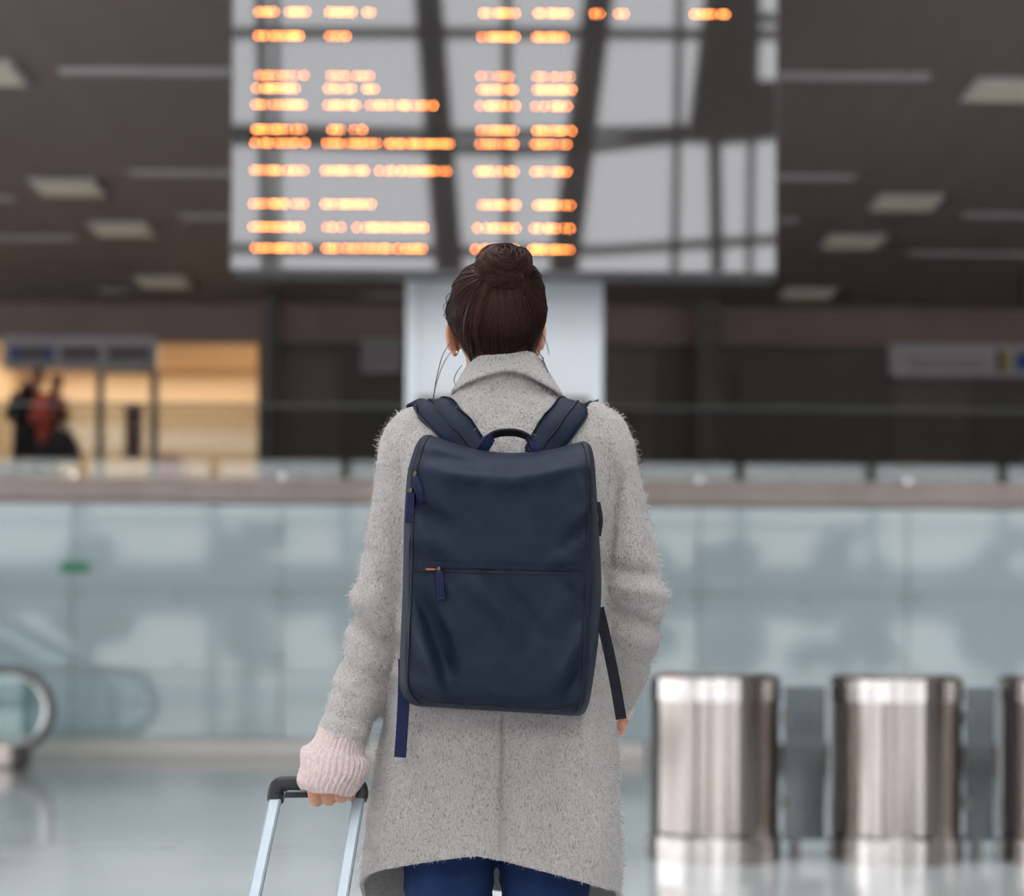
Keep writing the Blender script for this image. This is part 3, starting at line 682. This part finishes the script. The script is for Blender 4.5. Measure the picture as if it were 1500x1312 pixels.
for ex, sgn in ((664.5, -1), (788, 1)):
    c = U(ex, 497, 3.048); R = Matrix.Rotation(sgn*.40, 3, 'Z') @ Matrix.Rotation(sgn*.14, 3, 'Y')
    B.append(ellipsoid(c, (.0065, .018, .027), 14, 10, R))
    hel = [c+R @ Vector((sgn*.003, .017*math.cos(a), .026*math.sin(a))) for a in np.linspace(-1.2, 4.0, 16)]
    B.append(tube(hel, .0045, 8)); B.append(ellipsoid(c+R @ Vector((0, -.002, -.022)), (.006, .010, .009), 10, 8))
for rows_ in (SL, SR):
    P = smooth_path(rows_[1:], 4); B.append(tube([U(p[0], p[1], p[2]) for p in P], [p[3]*(.74-.14*i/len(P)) for i, p in enumerate(P)], 14))
# left hand closed on the grip: back of the hand, four fingers, thumb
GY = 2.952
B.append(T([(496, 1090, 2.965, .027), (490, 1118, 2.945, .031), (484, 1143, 2.930, .030)], 14))
B.append(T([(468, 1136, 2.928, .016), (488, 1138, 2.924, .016), (508, 1141, 2.928, .015)], 12))
FING = [(459, 463, 1172, .0118), (477, 482, 1171, .0110), (494, 500, 1167.5, .0102), (508, 514, 1165, .0088)]
for x0, x1, yb_, r in FING:
    B.append(T([(x0, 1134, GY-.030, r*.95), (x0, 1150, GY-.036, r*1.02), ((x0+x1)/2, 1163, GY-.030, r), (x1, yb_, GY-.014, r*.98), (x1+1, yb_+.5, GY+.006, r*.92), (x1+2, yb_-7, GY+.022, r*.86), (x1+2, yb_-18, GY+.026, r*.74)], 14))
B.append(T([(468, 1120, 2.955, .014), (460, 1133, 2.980, .0135), (464, 1146, 2.990, .012), (474, 1153, 2.99, .0105)], 12))
# right hand, hanging loosely in front of the hip
B.append(T([(897, 1030, 3.20, .025), (901, 1048, 3.19, .026), (903, 1062, 3.185, .022)], 12))
for k in range(4):
    x0 = 893+k*5.2; dp = 3.165+.016*(3-k)
    B.append(T([(x0, 1056, dp, .0095), (x0+2, 1066, dp, .0090), (x0+1, 1071, dp+.014, .0085), (x0-3, 1066, dp+.03, .0075)], 10))
B.append(T([(897, 1044, 3.165, .011), (890, 1056, 3.155, .0105), (886, 1066, 3.158, .009)], 10))
for lx in (657, 799):
    B.append(T([(lx, 1130, 3.05, .085), (lx, 1290, 3.05, .062)], 16)); g = U(lx, 1290, 3.05)
    B.append(tube([g, Vector((g.x, 3.06, .45)), Vector((g.x, 3.04, .30)), Vector((g.x, 3.05, .05))], [.062, .048, .05, .036], 14))
    B.append(tube([Vector((g.x, 3.03, .05)), Vector((g.x, 3.14, .035)), Vector((g.x, 3.22, .03))], [.038, .035, .028], 12))
link_mesh('body', fuse(B, .0026, 1), M['skin'], lady)
# ---- jeans, boots ------------------------------------------------------------
J = [T([(727, 1080, 3.05, .10), (727, 1140, 3.05, .115)], 20)]
for lx in (657, 799):
    g = U(lx, 1290, 3.05)
    P = smooth_path([(*U(lx, 1120, 3.05), .088), (*U(lx, 1230, 3.05), .080), (*g, .0775), (g.x, 3.05, .48, .064), (g.x, 3.045, .30, .062), (g.x, 3.05, .10, .048)], 5)
    J.append(tube([p[:3] for p in P], [p[3] for p in P], 24))
jm = fuse(J, .006, 3)
for v in jm.vertices:
    q = v.co.copy(); v.co += v.normal*(.0028*noise.noise(Vector((q.x*9, q.y*9, q.z*45)))+.0015*noise.noise(q*40))
link_mesh('jeans', jm, M['denim'], lady)
for lx in (657, 799):
    g = U(lx, 1290, 3.05)
    me = fuse([tube([(g.x, 3.05, .17), (g.x, 3.05, .06)], [.055, .05], 16), tube([(g.x, 3.03, .045), (g.x, 3.14, .045), (g.x, 3.24, .035)], [.046, .046, .034], 14), boxvf((g.x-.042, 2.985, 0), (g.x+.042, 3.27, .018))], .006, 3)
    link_mesh('boot', me, M['leather'], lady)
# ---- knitted cuffs -----------------------------------------------------------
def cuff(rows, name, nrib=34):
    P = smooth_path(rows, 8); n = nrib*4; rings = []
    for i, r in enumerate(P):
        px, py, Y, hw, dd, tilt = r; ring = []
        for j in range(n):
            a = 2*math.pi*j/n; rr = 1+.035*math.cos(nrib*a)+.012*noise.noise(Vector((a*3, i*.3, 1)))
            x = math.cos(a)*hw*rr; y = math.sin(a)*dd*rr
            ring.append(U(px+x, py+x*tilt+3*noise.noise(Vector((a*1.5, i*.12, 4))), Y)+Vector((0, y, 0)))
        rings.append(ring)
    inner = [[p+(sum(r, Vector())/len(r)-p)*.07 for p in r] for r in reversed(rings)]
    v, f = loft(rings+inner, cap=False)
    return mesh_obj(name, v, f, M['pink'], lady, True)
cuff([(502,1074,2.972,34,.036,.30), (496,1094,2.965,37,.043,.28), (492,1106,2.955,49,.047,.20), (489,1128,2.942,48,.049,.13), (481,1148,2.934,45,.046,.13), (480,1160,2.932,38,.042,.12)], 'sweater_cuff')
cuff([(893,1018,3.20,34,.038,.3), (896,1036,3.20,31,.036,.3), (898,1046,3.195,24,.032,.3)], 'sweater_cuff', 24)
# ---- earrings ----------------------------------------------------------------
for ex in (669.5, 781):
    v, f = ellipsoid(U(ex, 515.5, 3.024), (.0022, .0022, .0022), 10, 8); mesh_obj('earring', v, f, M['pearl'], lady, True)
# ---- hair --------------------------------------------------------------------
HR = [(381,716,752,.030,3.035),(386,702,766,.048,3.03),(396,686,781,.066,3.03),(412,672,791,.080,3.03),(432,661,797,.088,3.03),(455,655,800,.091,3.03),(472,655,799,.090,3.03),(488,665,794,.086,3.03),(505,675,788,.079,3.033),(520,684,782,.068,3.037),(532,690,778,.058,3.042),(545,695,775,.050,3.046)]
HP_ = smooth_path(HR, 5)
hr_rings = []
for r in HP_:
    ring = ring_se(*r, n=56, e=2.1)
    fy = 3.02+max(0, (470-r[0]))*.0011          # hairline: the face stays free in front
    hr_rings.append([Vector((p.x, min(p.y, fy+.035), p.z)) for p in ring])
v, f = loft(hr_rings); hair = mesh_obj('hair', v, f, M['darkhair'], lady, True)
hp = np.array([r[0] for r in HP_]); hl = np.array([r[1] for r in HP_]); hrr = np.array([r[2] for r in HP_]); hh = np.array([r[3] for r in HP_]); hc = np.array([r[4] for r in HP_])
def scalp(px, py, off=0.0):
    l, r, d, c = np.interp(py, hp, hl), np.interp(py, hp, hrr), np.interp(py, hp, hh), np.interp(py, hp, hc)
    u = min(max((px-(l+r)/2)/((r-l)/2), -1), 1)
    return U((l+r)/2+u*((r-l)/2+off*F/c), py, c)+Vector((0, -(d+off)*max(1-abs(u)**2.1, 0)**(1/2.1), 0))
def strands(paths, rad, name, tv):
    V, Q, C = [], [], []; o = 0
    for P, r, t in zip(paths, rad, tv):
        P = np.array([tuple(p) for p in P]); n = len(P)
        tg = np.gradient(P, axis=0); tg /= np.linalg.norm(tg, axis=1, keepdims=True)+1e-9
        a = np.cross(tg, np.array([.3, 1, .2])); a /= np.linalg.norm(a, axis=1, keepdims=True)+1e-9; b = np.cross(tg, a)
        rr = (r*np.sin(np.linspace(.35, math.pi-.25, n))**.5)[:, None]
        R = np.stack([P+(a*math.cos(q)+b*math.sin(q))*rr for q in (0, 2.094, 4.189)], 1)
        V.append(R.reshape(-1, 3)); g = random.uniform(.25, .7) if name == 'hair_strands' and random.random() < .16 else 0
        C.append(np.clip(np.repeat(t+g*np.linspace(0, 1, n)**1.5, 3), 0, 1))  # some strands tinted lighter towards the bun, a highlight painted into the colour
        i = np.arange(n-1)[:, None]*3+o
        for k in range(3): Q.append(np.concatenate([i+k, i+(k+1) % 3, i+3+(k+1) % 3, i+3+k], 1))
        o += n*3
    return tag(fast_mesh(name, np.concatenate(V), np.concatenate(Q), M['strand'], hair, np.concatenate(C)), kind='stuff')
paths, rad, tv = [], [], []
for k in range(3000):
    # start: somewhere along the hairline (nape, sides) or further up the skull, ending under the bun
    s = random.random(); 
    if s < .62:
        u = random.uniform(-1, 1); y0 = 541-52*abs(u)**1.6+random.uniform(-14, 3)
    else:
        u = random.choice((-1, 1))*random.uniform(.86, 1.0); y0 = random.uniform(392, 537)
    l, r = np.interp(y0, hp, hl), np.interp(y0, hp, hrr); x0 = (l+r)/2+u*(r-l)/2
    xe = 735+random.uniform(-7, 7)+u*13; ye = 420+random.uniform(-12, 4)
    if s >= .62 and y0 < 430: ye = 404+random.uniform(-12, 14); xe = 737+u*random.uniform(18, 34)
    cl = noise.noise(Vector((u*11, y0*.04, 3)))                       # locks move together
    off = .0010+.0080*abs(cl)+random.uniform(0, .0012); P = []
    bow = 12*u+random.uniform(-3, 3)
    for q in np.linspace(0, 1, 12):
        x = x0+(xe-x0)*q**1.05+bow*math.sin(math.pi*q); y = y0+(ye-y0)*q
        P.append(scalp(x, y, off*math.sin(min(1, q*4+.15)*1.57)))
    paths.append(P); rad.append(random.uniform(.0005, .0012))
    hot = .33*max(0, noise.noise(Vector((u*5+2, 1, 7))))+(.25 if -0.55 < u < .2 and random.random() < .16 else 0)  # warm highlights painted into the strand tint
    tv.append(min(1, max(0, random.random()*.42+.85*hot+.5*abs(cl)-.14)))
strands(paths, rad, 'hair_strands', tv)
# bun: coiled lobes
bc = U(736, 392, 2.958)
bunm = fuse([ellipsoid(bc, (.0405, .040, .0385), 28, 18), ellipsoid(U(763, 388, 2.960), (.0175, .030, .027), 20, 12), ellipsoid(U(713, 395, 2.958), (.019, .030, .025), 20, 12), ellipsoid(U(740, 409, 2.942), (.031, .020, .017), 20, 12)], .003, 6)
bun = link_mesh('bun', bunm, M['darkhair'], hair)
bvb = BVHTree.FromPolygons([v.co+wloc(bun) for v in bunm.vertices], [p.vertices[:] for p in bunm.polygons])
paths, rad, tv = [], [], []
for k in range(1100):
    # great arcs that wrap round a slightly tilted axis, plus a coil at the right
    ax = Vector((random.gauss(.15, .16), random.gauss(-.8, .15), random.gauss(.55, .18))).normalized()
    e1 = ax.cross(Vector((0, 0, 1))).normalized(); e2 = ax.cross(e1)
    h = random.uniform(-.75, .95); rr = math.sqrt(max(.05, 1-h*h)); a0 = random.uniform(0, 6.28); sp = random.uniform(1.2, 2.9); P = []
    for q in np.linspace(0, 1, 14):
        a = a0+sp*q; d = ax*(h+.18*q)+(e1*math.cos(a)+e2*math.sin(a))*rr
        o = bc+d.normalized()*.12; hh_ = bvb.ray_cast(o, -d.normalized())
        if hh_[0] is None: continue
        P.append(hh_[0]+hh_[1]*(.0006+.0040*abs(noise.noise(Vector((h*6, a*.4, 2))))))
    if len(P) > 6:
        paths.append(P); rad.append(random.uniform(.0005, .0010)); tv.append(min(1, random.random()*.70+.26*max(0, noise.noise(Vector((h*5, a0*.5, 1))))+.08))
for k in range(14):      # loose loop at the upper left of the bun
    j = random.gauss(0, 1.0); paths.append([U(x+j, y+j*.6, 2.950+random.uniform(-.004, .004)) for x, y in ((697, 388), (699, 376), (706, 366), (716, 360), (728, 358), (742, 359), (756, 364), (766, 373))]); rad.append(.0004); tv.append(random.random()*.7)
strands(paths, rad, 'bun_strands', tv)
# flyaway hairs
paths = []
for line in (((664,512),(652,530),(643,552),(637,575),(635,590),(640,600)), ((660,500),(648,520),(641,545),(636,570),(634,596)), ((676,534),(668,545),(664,556),(666,563)), ((690,536),(679,546),(676,553)), ((689,540),(681,552),(683,560)),
             ((788,512),(797,530),(803,548),(806,562)), ((776,524),(788,520),(796,524),(793,530),(782,528)), ((778,530),(790,526),(797,531),(798,538)), ((792,486),(799,500),(804,520)), ((659,440),(650,448),(652,458),(649,462)), ((660,428),(653,436),(655,446)), ((657,452),(651,462),(656,470)), ((798,440),(803,452),(800,462))):
    for k in range(2):
        j = random.gauss(0, .8); paths.append([U(p[0]+j, p[1]+j*.4, 3.01+j*.004) for p in smooth_path(line, 4)])
strands(paths, [.00042]*len(paths), 'flyaway_hairs', [random.random()*.5 for _ in paths])

# ================================================================== BACKPACK
YBK, YFR = 2.940, 2.795
pk = thing('backpack', U(735, 1046, YBK), 'navy nylon backpack worn by the woman in the grey coat', 'backpack')
#      py   backL backR frontL frontR  depth factor
BP = [(641,624,857,632,848,.46),(646,616,864,624,857,.66),(656,609,868,617,862,.82),(675,602,871,611,865,.92),(700,596,873,606,865,.98),(760,592,876,602,865,1.0),(850,590,881,600,862,1.0),(930,587,877,597,859,1.0),(980,585,871,594,857,1.0),(1010,585,866,595,856,.98),(1027,589,862,602,853,.94),(1038,598,856,612,846,.84),(1043,610,848,624,838,.70)]
BPs = smooth_path(BP, 7)
BPs = np.array([list(BPs[0][:5])+[.02], list(BPs[0][:5])+[.16], list(BPs[0][:5])+[.32]]+BPs.tolist()+[list(BPs[-1][:5])+[.5], list(BPs[-1][:5])+[.25], list(BPs[-1][:5])+[.02]])
NF, NS, NB = 56, 12, 20
def pack_pt(row, seg, t):
    """seg 0 front left-to-right, 1 right side, 2 back, 3 left side"""
    py, bl_, br2, fl, fr, dfac = row
    yf = YBK-(YBK-YFR)*dfac
    if seg == 0: px, Y = fl+(fr-fl)*t, yf-.014*dfac*(1-(2*t-1)**4)
    elif seg == 1:
        e = math.sin(t*math.pi/2); px, Y = fr+(br2-fr)*e, yf+(YBK-yf)*(1-math.cos(t*math.pi/2))
    elif seg == 2: px, Y = br2+(bl_-br2)*t, YBK
    else:
        e = math.cos(t*math.pi/2); px, Y = fl+(bl_-fl)*e, YBK-(YBK-yf)*(1-math.cos((1-t)*math.pi/2)) if False else yf+(YBK-yf)*(1-math.sin(t*math.pi/2))
    x = px
    wt = min(max((735-py)/95, 0), 1)**1.5
    py2 = py+wt*(22*max(0, 1-((x-742)/112)**2)**1.1+(x-735)*.042)
    wb_ = min(max((py-960)/80, 0), 1)
    py2 += wb_*((x-725)*.062-2)
    return px, py2, Y
segs = [(0, t) for t in np.linspace(0, 1, NF)[:-1]]+[(1, t) for t in np.linspace(0, 1, NS)[:-1]]+[(2, t) for t in np.linspace(0, 1, NB)[:-1]]+[(3, t) for t in np.linspace(0, 1, NS)[:-1]]
def wrinkle(px, py):
    w = 0
    for x0, y0, x1, y1, amp, wd in ((600,780,660,812,.005,9),(596,800,650,830,-.004,8),(605,735,655,768,-.006,10),(864,760,825,800,-.006,9),(866,785,800,830,.004,11),(868,740,840,770,.004,8),
                                    (612,870,655,985,-.006,13),(600,880,645,1010,.005,14),(640,850,660,900,-.003,9),(690,848,760,920,.003,14),(720,848,800,935,-.003,14),(830,850,860,885,-.004,8),(858,920,815,1000,.004,12),(862,960,830,1020,-.004,9),(600,990,665,1035,.004,12),
                                    (612,905,640,1000,.004,6),(630,880,660,950,-.003,6),(700,860,735,905,.002,7),(605,812,640,822,.003,5),(812,815,858,800,-.003,6),(640,690,730,700,.004,14),(740,705,850,680,.004,13),(625,668,700,682,-.003,10),(850,700,865,740,.004,9)):
        dx, dy = x1-x0, y1-y0; Ln = math.hypot(dx, dy); t = ((px-x0)*dx+(py-y0)*dy)/Ln; s = (-(px-x0)*dy+(py-y0)*dx)/Ln
        e = 1/(1+math.exp(max(-40, min(40, -t/10))))/(1+math.exp(max(-40, min(40, (t-Ln)/10))))
        w += amp*math.exp(-(s/wd)**2)*e
    return w
rings = []
for row in BPs:
    ring = []
    for seg, t in segs:
        px, py, Y = pack_pt(row, seg, t)
        if seg != 2:
            k = 1 if seg == 0 else .3
            Y -= k*(3.3*wrinkle(px, py)+.006*noise.noise(Vector((px*.018, py*.012, 2)))+.0012*noise.noise(Vector((px*.06, py*.05, 5))))
            if seg == 0 and abs(py-838-(px-735)*.018) < 5 and .02 < t < .98: Y += .003
        ring.append(U(px, py, Y))
    rings.append(ring)
v, f = loft(rings, False); pack = mesh_obj('pack_body', v, f, M['navy'], pk, True)
BVP = BVHTree.FromPolygons([Vector(p) for p in v], [tuple(q) for q in f])
def onpack(px, py, off=0.0):
    o = U(px, py, 2.4); d = (U(px, py, 3.4)-o).normalized(); h = BVP.ray_cast(o, d)
    return (h[0]-d*off) if h[0] is not None else U(px, py, YBK)
# piping along the front panel edges
def pipe(seg, t):
    P = []
    for row in BPs[9:-9]:
        px, py, Y = pack_pt(row, seg, t); P.append(onpack(px, py, .0003))
    return P
for seg, t in ((0, .012), (0, .985)):
    P = pipe(seg, t); v, f = tube(P, .0020, 6); mesh_obj('piping', v, f, M['zip'], pk, True)
P = [onpack(x, 1036+(x-725)*.062-2-10*(abs(x-725)/115)**8, .0003) for x in np.linspace(612, 842, 40)]
v, f = tube(P, .0017, 6); mesh_obj('piping', v, f, M['zip'], pk, True)
def strip(p_list, half, mat_, name, parent, th=.0016, horiz=True, off=.0008):
    """a flat band that follows the pack's surface"""
    R = []
    for (x, y, hx, hy) in p_list:
        a, b = onpack(x-hx, y-hy, off), onpack(x+hx, y+hy, off); d = Vector((0, -th, 0)); R.append([a, b, b+d, a+d])
    v, f = loft(R); return mesh_obj(name, v, f, mat_, parent)
# front pocket zip
strip([(x, 830+(x-735)*.018-1.5, 0, 4.6) for x in np.linspace(607, 855, 50)], 0, M['navy'], 'zip_flap', pk, .0022)
strip([(x, 838+(x-735)*.018, 0, 1.6) for x in np.linspace(650, 852, 40)], 0, M['zip'], 'zip_line', pk, .0010)
op = strip([(x, 833.5+(x-612)*.035, 0, .3+2.6*math.sin(min(1, max(0, (x-606)/40))*math.pi)) for x in np.linspace(606, 646, 20)], 0, M['zip'], 'pocket_opening', pk, .0030)
strip([(x, 833+(x-612)*.035, 0, 1.2) for x in np.linspace(624, 638, 6)], 0, M['orange'], 'lining', op, .0042)
def pull(x0, y0, x1, y1, hw, name='zip_pull'):
    d = Vector((x1-x0, y1-y0)); nx, ny = -d.y/d.length*hw, d.x/d.length*hw; R = []
    for q in np.linspace(0, 1, 10):
        x, y = x0+d.x*q, y0+d.y*q; c = onpack(x, y, .003)
        a = U(x-nx, y-ny, c.y); b = U(x+nx, y+ny, c.y); e = Vector((0, -.0030, 0)); R.append([a, b, b+e, a+e])
    v, f = loft(R); o = mesh_obj(name, v, f, M['navyweb'], pk)
    c = onpack(x0, y0-3, .004); v, f = ellipsoid(c, (.0042, .0028, .0052), 10, 8); mesh_obj('slider', v, f, M['brass'], o, True)
    for s in (-1, 1):
        R = []
        for q in np.linspace(.12, .92, 8):
            x, y = x0+d.x*q, y0+d.y*q; c = onpack(x, y, .006); R.append(U(x+s*nx*.35, y+s*ny*.35, c.y))
        v, f = tube(R, .0005, 5); mesh_obj('stitch_line', v, f, M['blackweb'], o)
pull(643, 836, 646.5, 878, 5.4); pull(602, 722, 599, 766, 5.6); pull(608, 698, 617.5, 737, 5.2)
# side zip on the left edge
P = [onpack(x, y, .0004) for x, y in ((607,678),(604,690),(603,705),(602,725),(600,760))]; v, f = tube(P, .0022, 6); mesh_obj('zip_line', v, f, M['zip'], pk, True)
P = [onpack(x, y, .0004) for x, y in ((862,668),(865,690),(864,720),(863,750),(868,755))]; v, f = tube(P, .0016, 6); mesh_obj('side_seam', v, f, M['zip'], pk, True)
# grab handle
arch = smooth_path([(707,660,2.885),(709,650,2.880),(717,640,2.878),(730,634.5,2.878),(745,633,2.878),(760,634.5,2.878),(773,640,2.878),(782,650,2.880),(785,664,2.885)], 5)
def band(rows, wv, th, mat_, name, parent):
    R = []
    for p in rows:
        c = U(*p[:3]); a = Vector(wv); n = Vector((0, 0, 0))
        R.append(c)
    rings = []
    for i, c in enumerate(R):
        t = (R[min(i+1, len(R)-1)]-R[max(i-1, 0)]).normalized(); w = Vector(wv); w = (w-t*w.dot(t)); n = t.cross(w).normalized()*th
        rings.append([c-w-n, c+w-n, c+w+n, c-w+n])
    v, f = loft(rings); return mesh_obj(name, v, f, mat_, parent)
h0 = band(arch, (0, .011, -.0035), .0016, M['blackweb'], 'grab_handle', pk)
for sgn, rows in ((-1, ((704,663,2.878),(709,654,2.872),(716,644,2.870),(721,640,2.871))), (1, ((789,668,2.878),(785,658,2.872),(778,646,2.870),(773,642,2.871)))):
    band(smooth_path(rows, 4), (.009, .004, -.002), .003, M['navyweb'], 'handle_tab', h0)
# shoulder straps laid over the coat
def shoulder_strap(rows, hw_px, nm):
    P = smooth_path(rows, 8); rings = []; cen = []; outer = []
    for i, r in enumerate(P):
        q0 = P[max(i-1, 0)]; q1 = P[min(i+1, len(P)-1)]; A, Bq = U(*q0[:3]), U(*q1[:3]); t = (Bq-A).normalized()
        c = U(*r[:3]); h = BV.find_nearest(c); n = h[1]; w = t.cross(n).normalized()
        if w.x < 0: w = -w
        row = []
        for s in np.linspace(-1, 1, 7):
            p = c+w*hw_px*s; h2 = BV.find_nearest(p); g = h2[0]+h2[1]*(.0085+.004*(1-s*s))
            row.append(g)
        outer.append(row); rings.append(row+[g-n*.008 for g in reversed(row)])
    v, f = loft(rings); o = mesh_obj(nm, v, f, M['navy'], pk, True)
    for s in (0, 6, 3):
        v, f = tube([r[s]+Vector((0, -.0008, .0012)) for r in outer[:26]], .0013 if s != 3 else .0019, 6); mesh_obj('strap_edge', v, f, M['zip'], o, True)
    return o
for rows_ in STRAPS: shoulder_strap(rows_, .0262, 'shoulder_strap')
# loose webbing ends
band(smooth_path([(592,965,2.915),(592,1000,2.900),(590.5,1040,2.893),(588.5,1075,2.890),(586,1109,2.888)], 5), (.0098, 0, .0006), .0012, M['navyweb'], 'webbing_end', pk)
band(smooth_path([(877,890,2.935),(884,920,2.935),(893,960,2.925),(902,1005,2.918),(910,1053,2.915)], 5), (.0088, 0, .001), .0012, M['blackweb'], 'webbing_end', pk)
band(smooth_path([(876,735,2.935),(880,760,2.93),(877,785,2.93)], 4), (.003, .004, 0), .0012, M['blackweb'], 'side_loop', pk)

# ================================================================== SUITCASE
HYc = 2.952
su = thing('suitcase', (-.40, 2.2, 0), 'wheeled suitcase with black grip and silver poles pulled by the woman', 'suitcase')
top_l, top_r = U(404.5, 1166, HYc), U(526.5, 1164, HYc)
bot_l, bot_r = U(373, 1312, 2.800), U(501.5, 1312, 2.800)
dl = (bot_l-top_l).normalized(); dr_ = (bot_r-top_r).normalized(); dm = (dl+dr_).normalized()
ex = (top_r-top_l).normalized(); en = ex.cross(dm).normalized()
if en.y > 0: en = -en
def polebox(p, q, a, b, nm, parent, mm):
    R = [[e+ex*a*s+en*b*t for s, t in ((-1,-.7),(-.7,-1),(.7,-1),(1,-.7),(1,.7),(.7,1),(-.7,1),(-1,.7))] for e in (p, q)]
    v, f = loft(R); return mesh_obj(nm, v, f, mm, parent)
LP = .52
for p, d in ((top_l, dl), (top_r, dr_)):
    o = polebox(p, p+d*LP, .0098, .0062, 'pole', su, M['alu'])
    polebox(p+d*.30, p+d*LP, .0122, .0085, 'pole_sleeve', o, M['alu'])
# grip: one swept bar with rounded corners and downward sockets
gp = smooth_path([(403,1172),(403.5,1160),(408,1150),(420,1148),(465,1148),(512,1147.5),(524,1149),(528.5,1159),(528,1168)], 6)
rings = []
for i, p in enumerate(gp):
    c = U(p[0], p[1], HYc); a, b = U(*gp[max(i-1, 0)], HYc), U(*gp[min(i+1, len(gp)-1)], HYc); t = (b-a).normalized(); w = Vector((0, 1, 0)); n = t.cross(w).normalized()
    hw, hd_ = .0122, .0135
    rings.append([c+n*hw*s+w*hd_*q for s, q in ((-1,-.55),(-.75,-.9),(-.4,-1),(.4,-1),(.75,-.9),(1,-.55),(1,.55),(.75,.9),(.4,1),(-.4,1),(-.75,.9),(-1,.55))])
v, f = loft(rings); gr = mesh_obj('grip', v, f, M['blackplastic'], su, True)
gl, gr_ = U(418, 1164, HYc), U(514, 1163, HYc); v, f = bar(gl, gr_, .016, .0085); mesh_obj('release_bar', v, f, M['blackplastic'], gr)
gl, gr_ = U(421, 1158, HYc-.0135), U(512, 1157, HYc-.0135); v, f = bar(gl, gr_, .001, .0012); mesh_obj('chrome_line', v, f, M['alu'], gr)
for p in ((404.5, 1161), (435, 1163), (527, 1159)):
    v, f = tube([U(*p, HYc-.0085), U(*p, HYc-.0142)], .0022, 10); mesh_obj('screw', v, f, M['zip'], gr)
for p, d in ((top_l, dl), (top_r, dr_)):
    polebox(p-d*.004, p+d*.008, .0128, .0105, 'socket', gr, M['blackplastic'])
# shell, wheels (below the frame)
mid0 = (top_l+top_r)/2+dm*LP; mid1 = mid0+dm*.52; R = []
def shell_ring(c, wx, d0, d1):
    out = []
    for j in range(32):
        a = 2*math.pi*j/32; ca, sa = math.cos(a), math.sin(a); x = math.copysign(abs(ca)**.4, ca)*wx; y = math.copysign(abs(sa)**.4, sa)
        out.append(c+ex*x+en*((d0+d1)/2+y*(d1-d0)/2))
    return out
up = en if en.z > 0 else -en
en = up
prof = [(0,.15,.0,.16),(.012,.17,-.01,.18),(.04,.178,-.014,.19),(.26,.18,-.014,.195),(.48,.178,-.014,.19),(.508,.17,-.01,.18),(.52,.15,0,.16)]
v, f = loft([shell_ring(mid0+dm*(p[0]-.0), *p[1:]) for p in prof]); sh = mesh_obj('shell', v, f, M['shell'], su, True)
for k in range(5):
    o = -.12+.06*k; v, f = bar(mid0+dm*.05+ex*o+en*.193, mid0+dm*.47+ex*o+en*.193, .012, .006); mesh_obj('rib', v, f, M['shell'], sh)
for s in (-1, 1):
    c = mid1+ex*.15*s-en*.01; c = Vector((c.x, c.y, .031))
    v, f = tube([c-ex*.016, c+ex*.016], .030, 20); mesh_obj('wheel', v, f, M['rubber'], su, True)
    v, f = bar(mid1-dm*.03+ex*.15*s, c, .05, .03); mesh_obj('wheel_housing', v, f, M['blackplastic'], su)
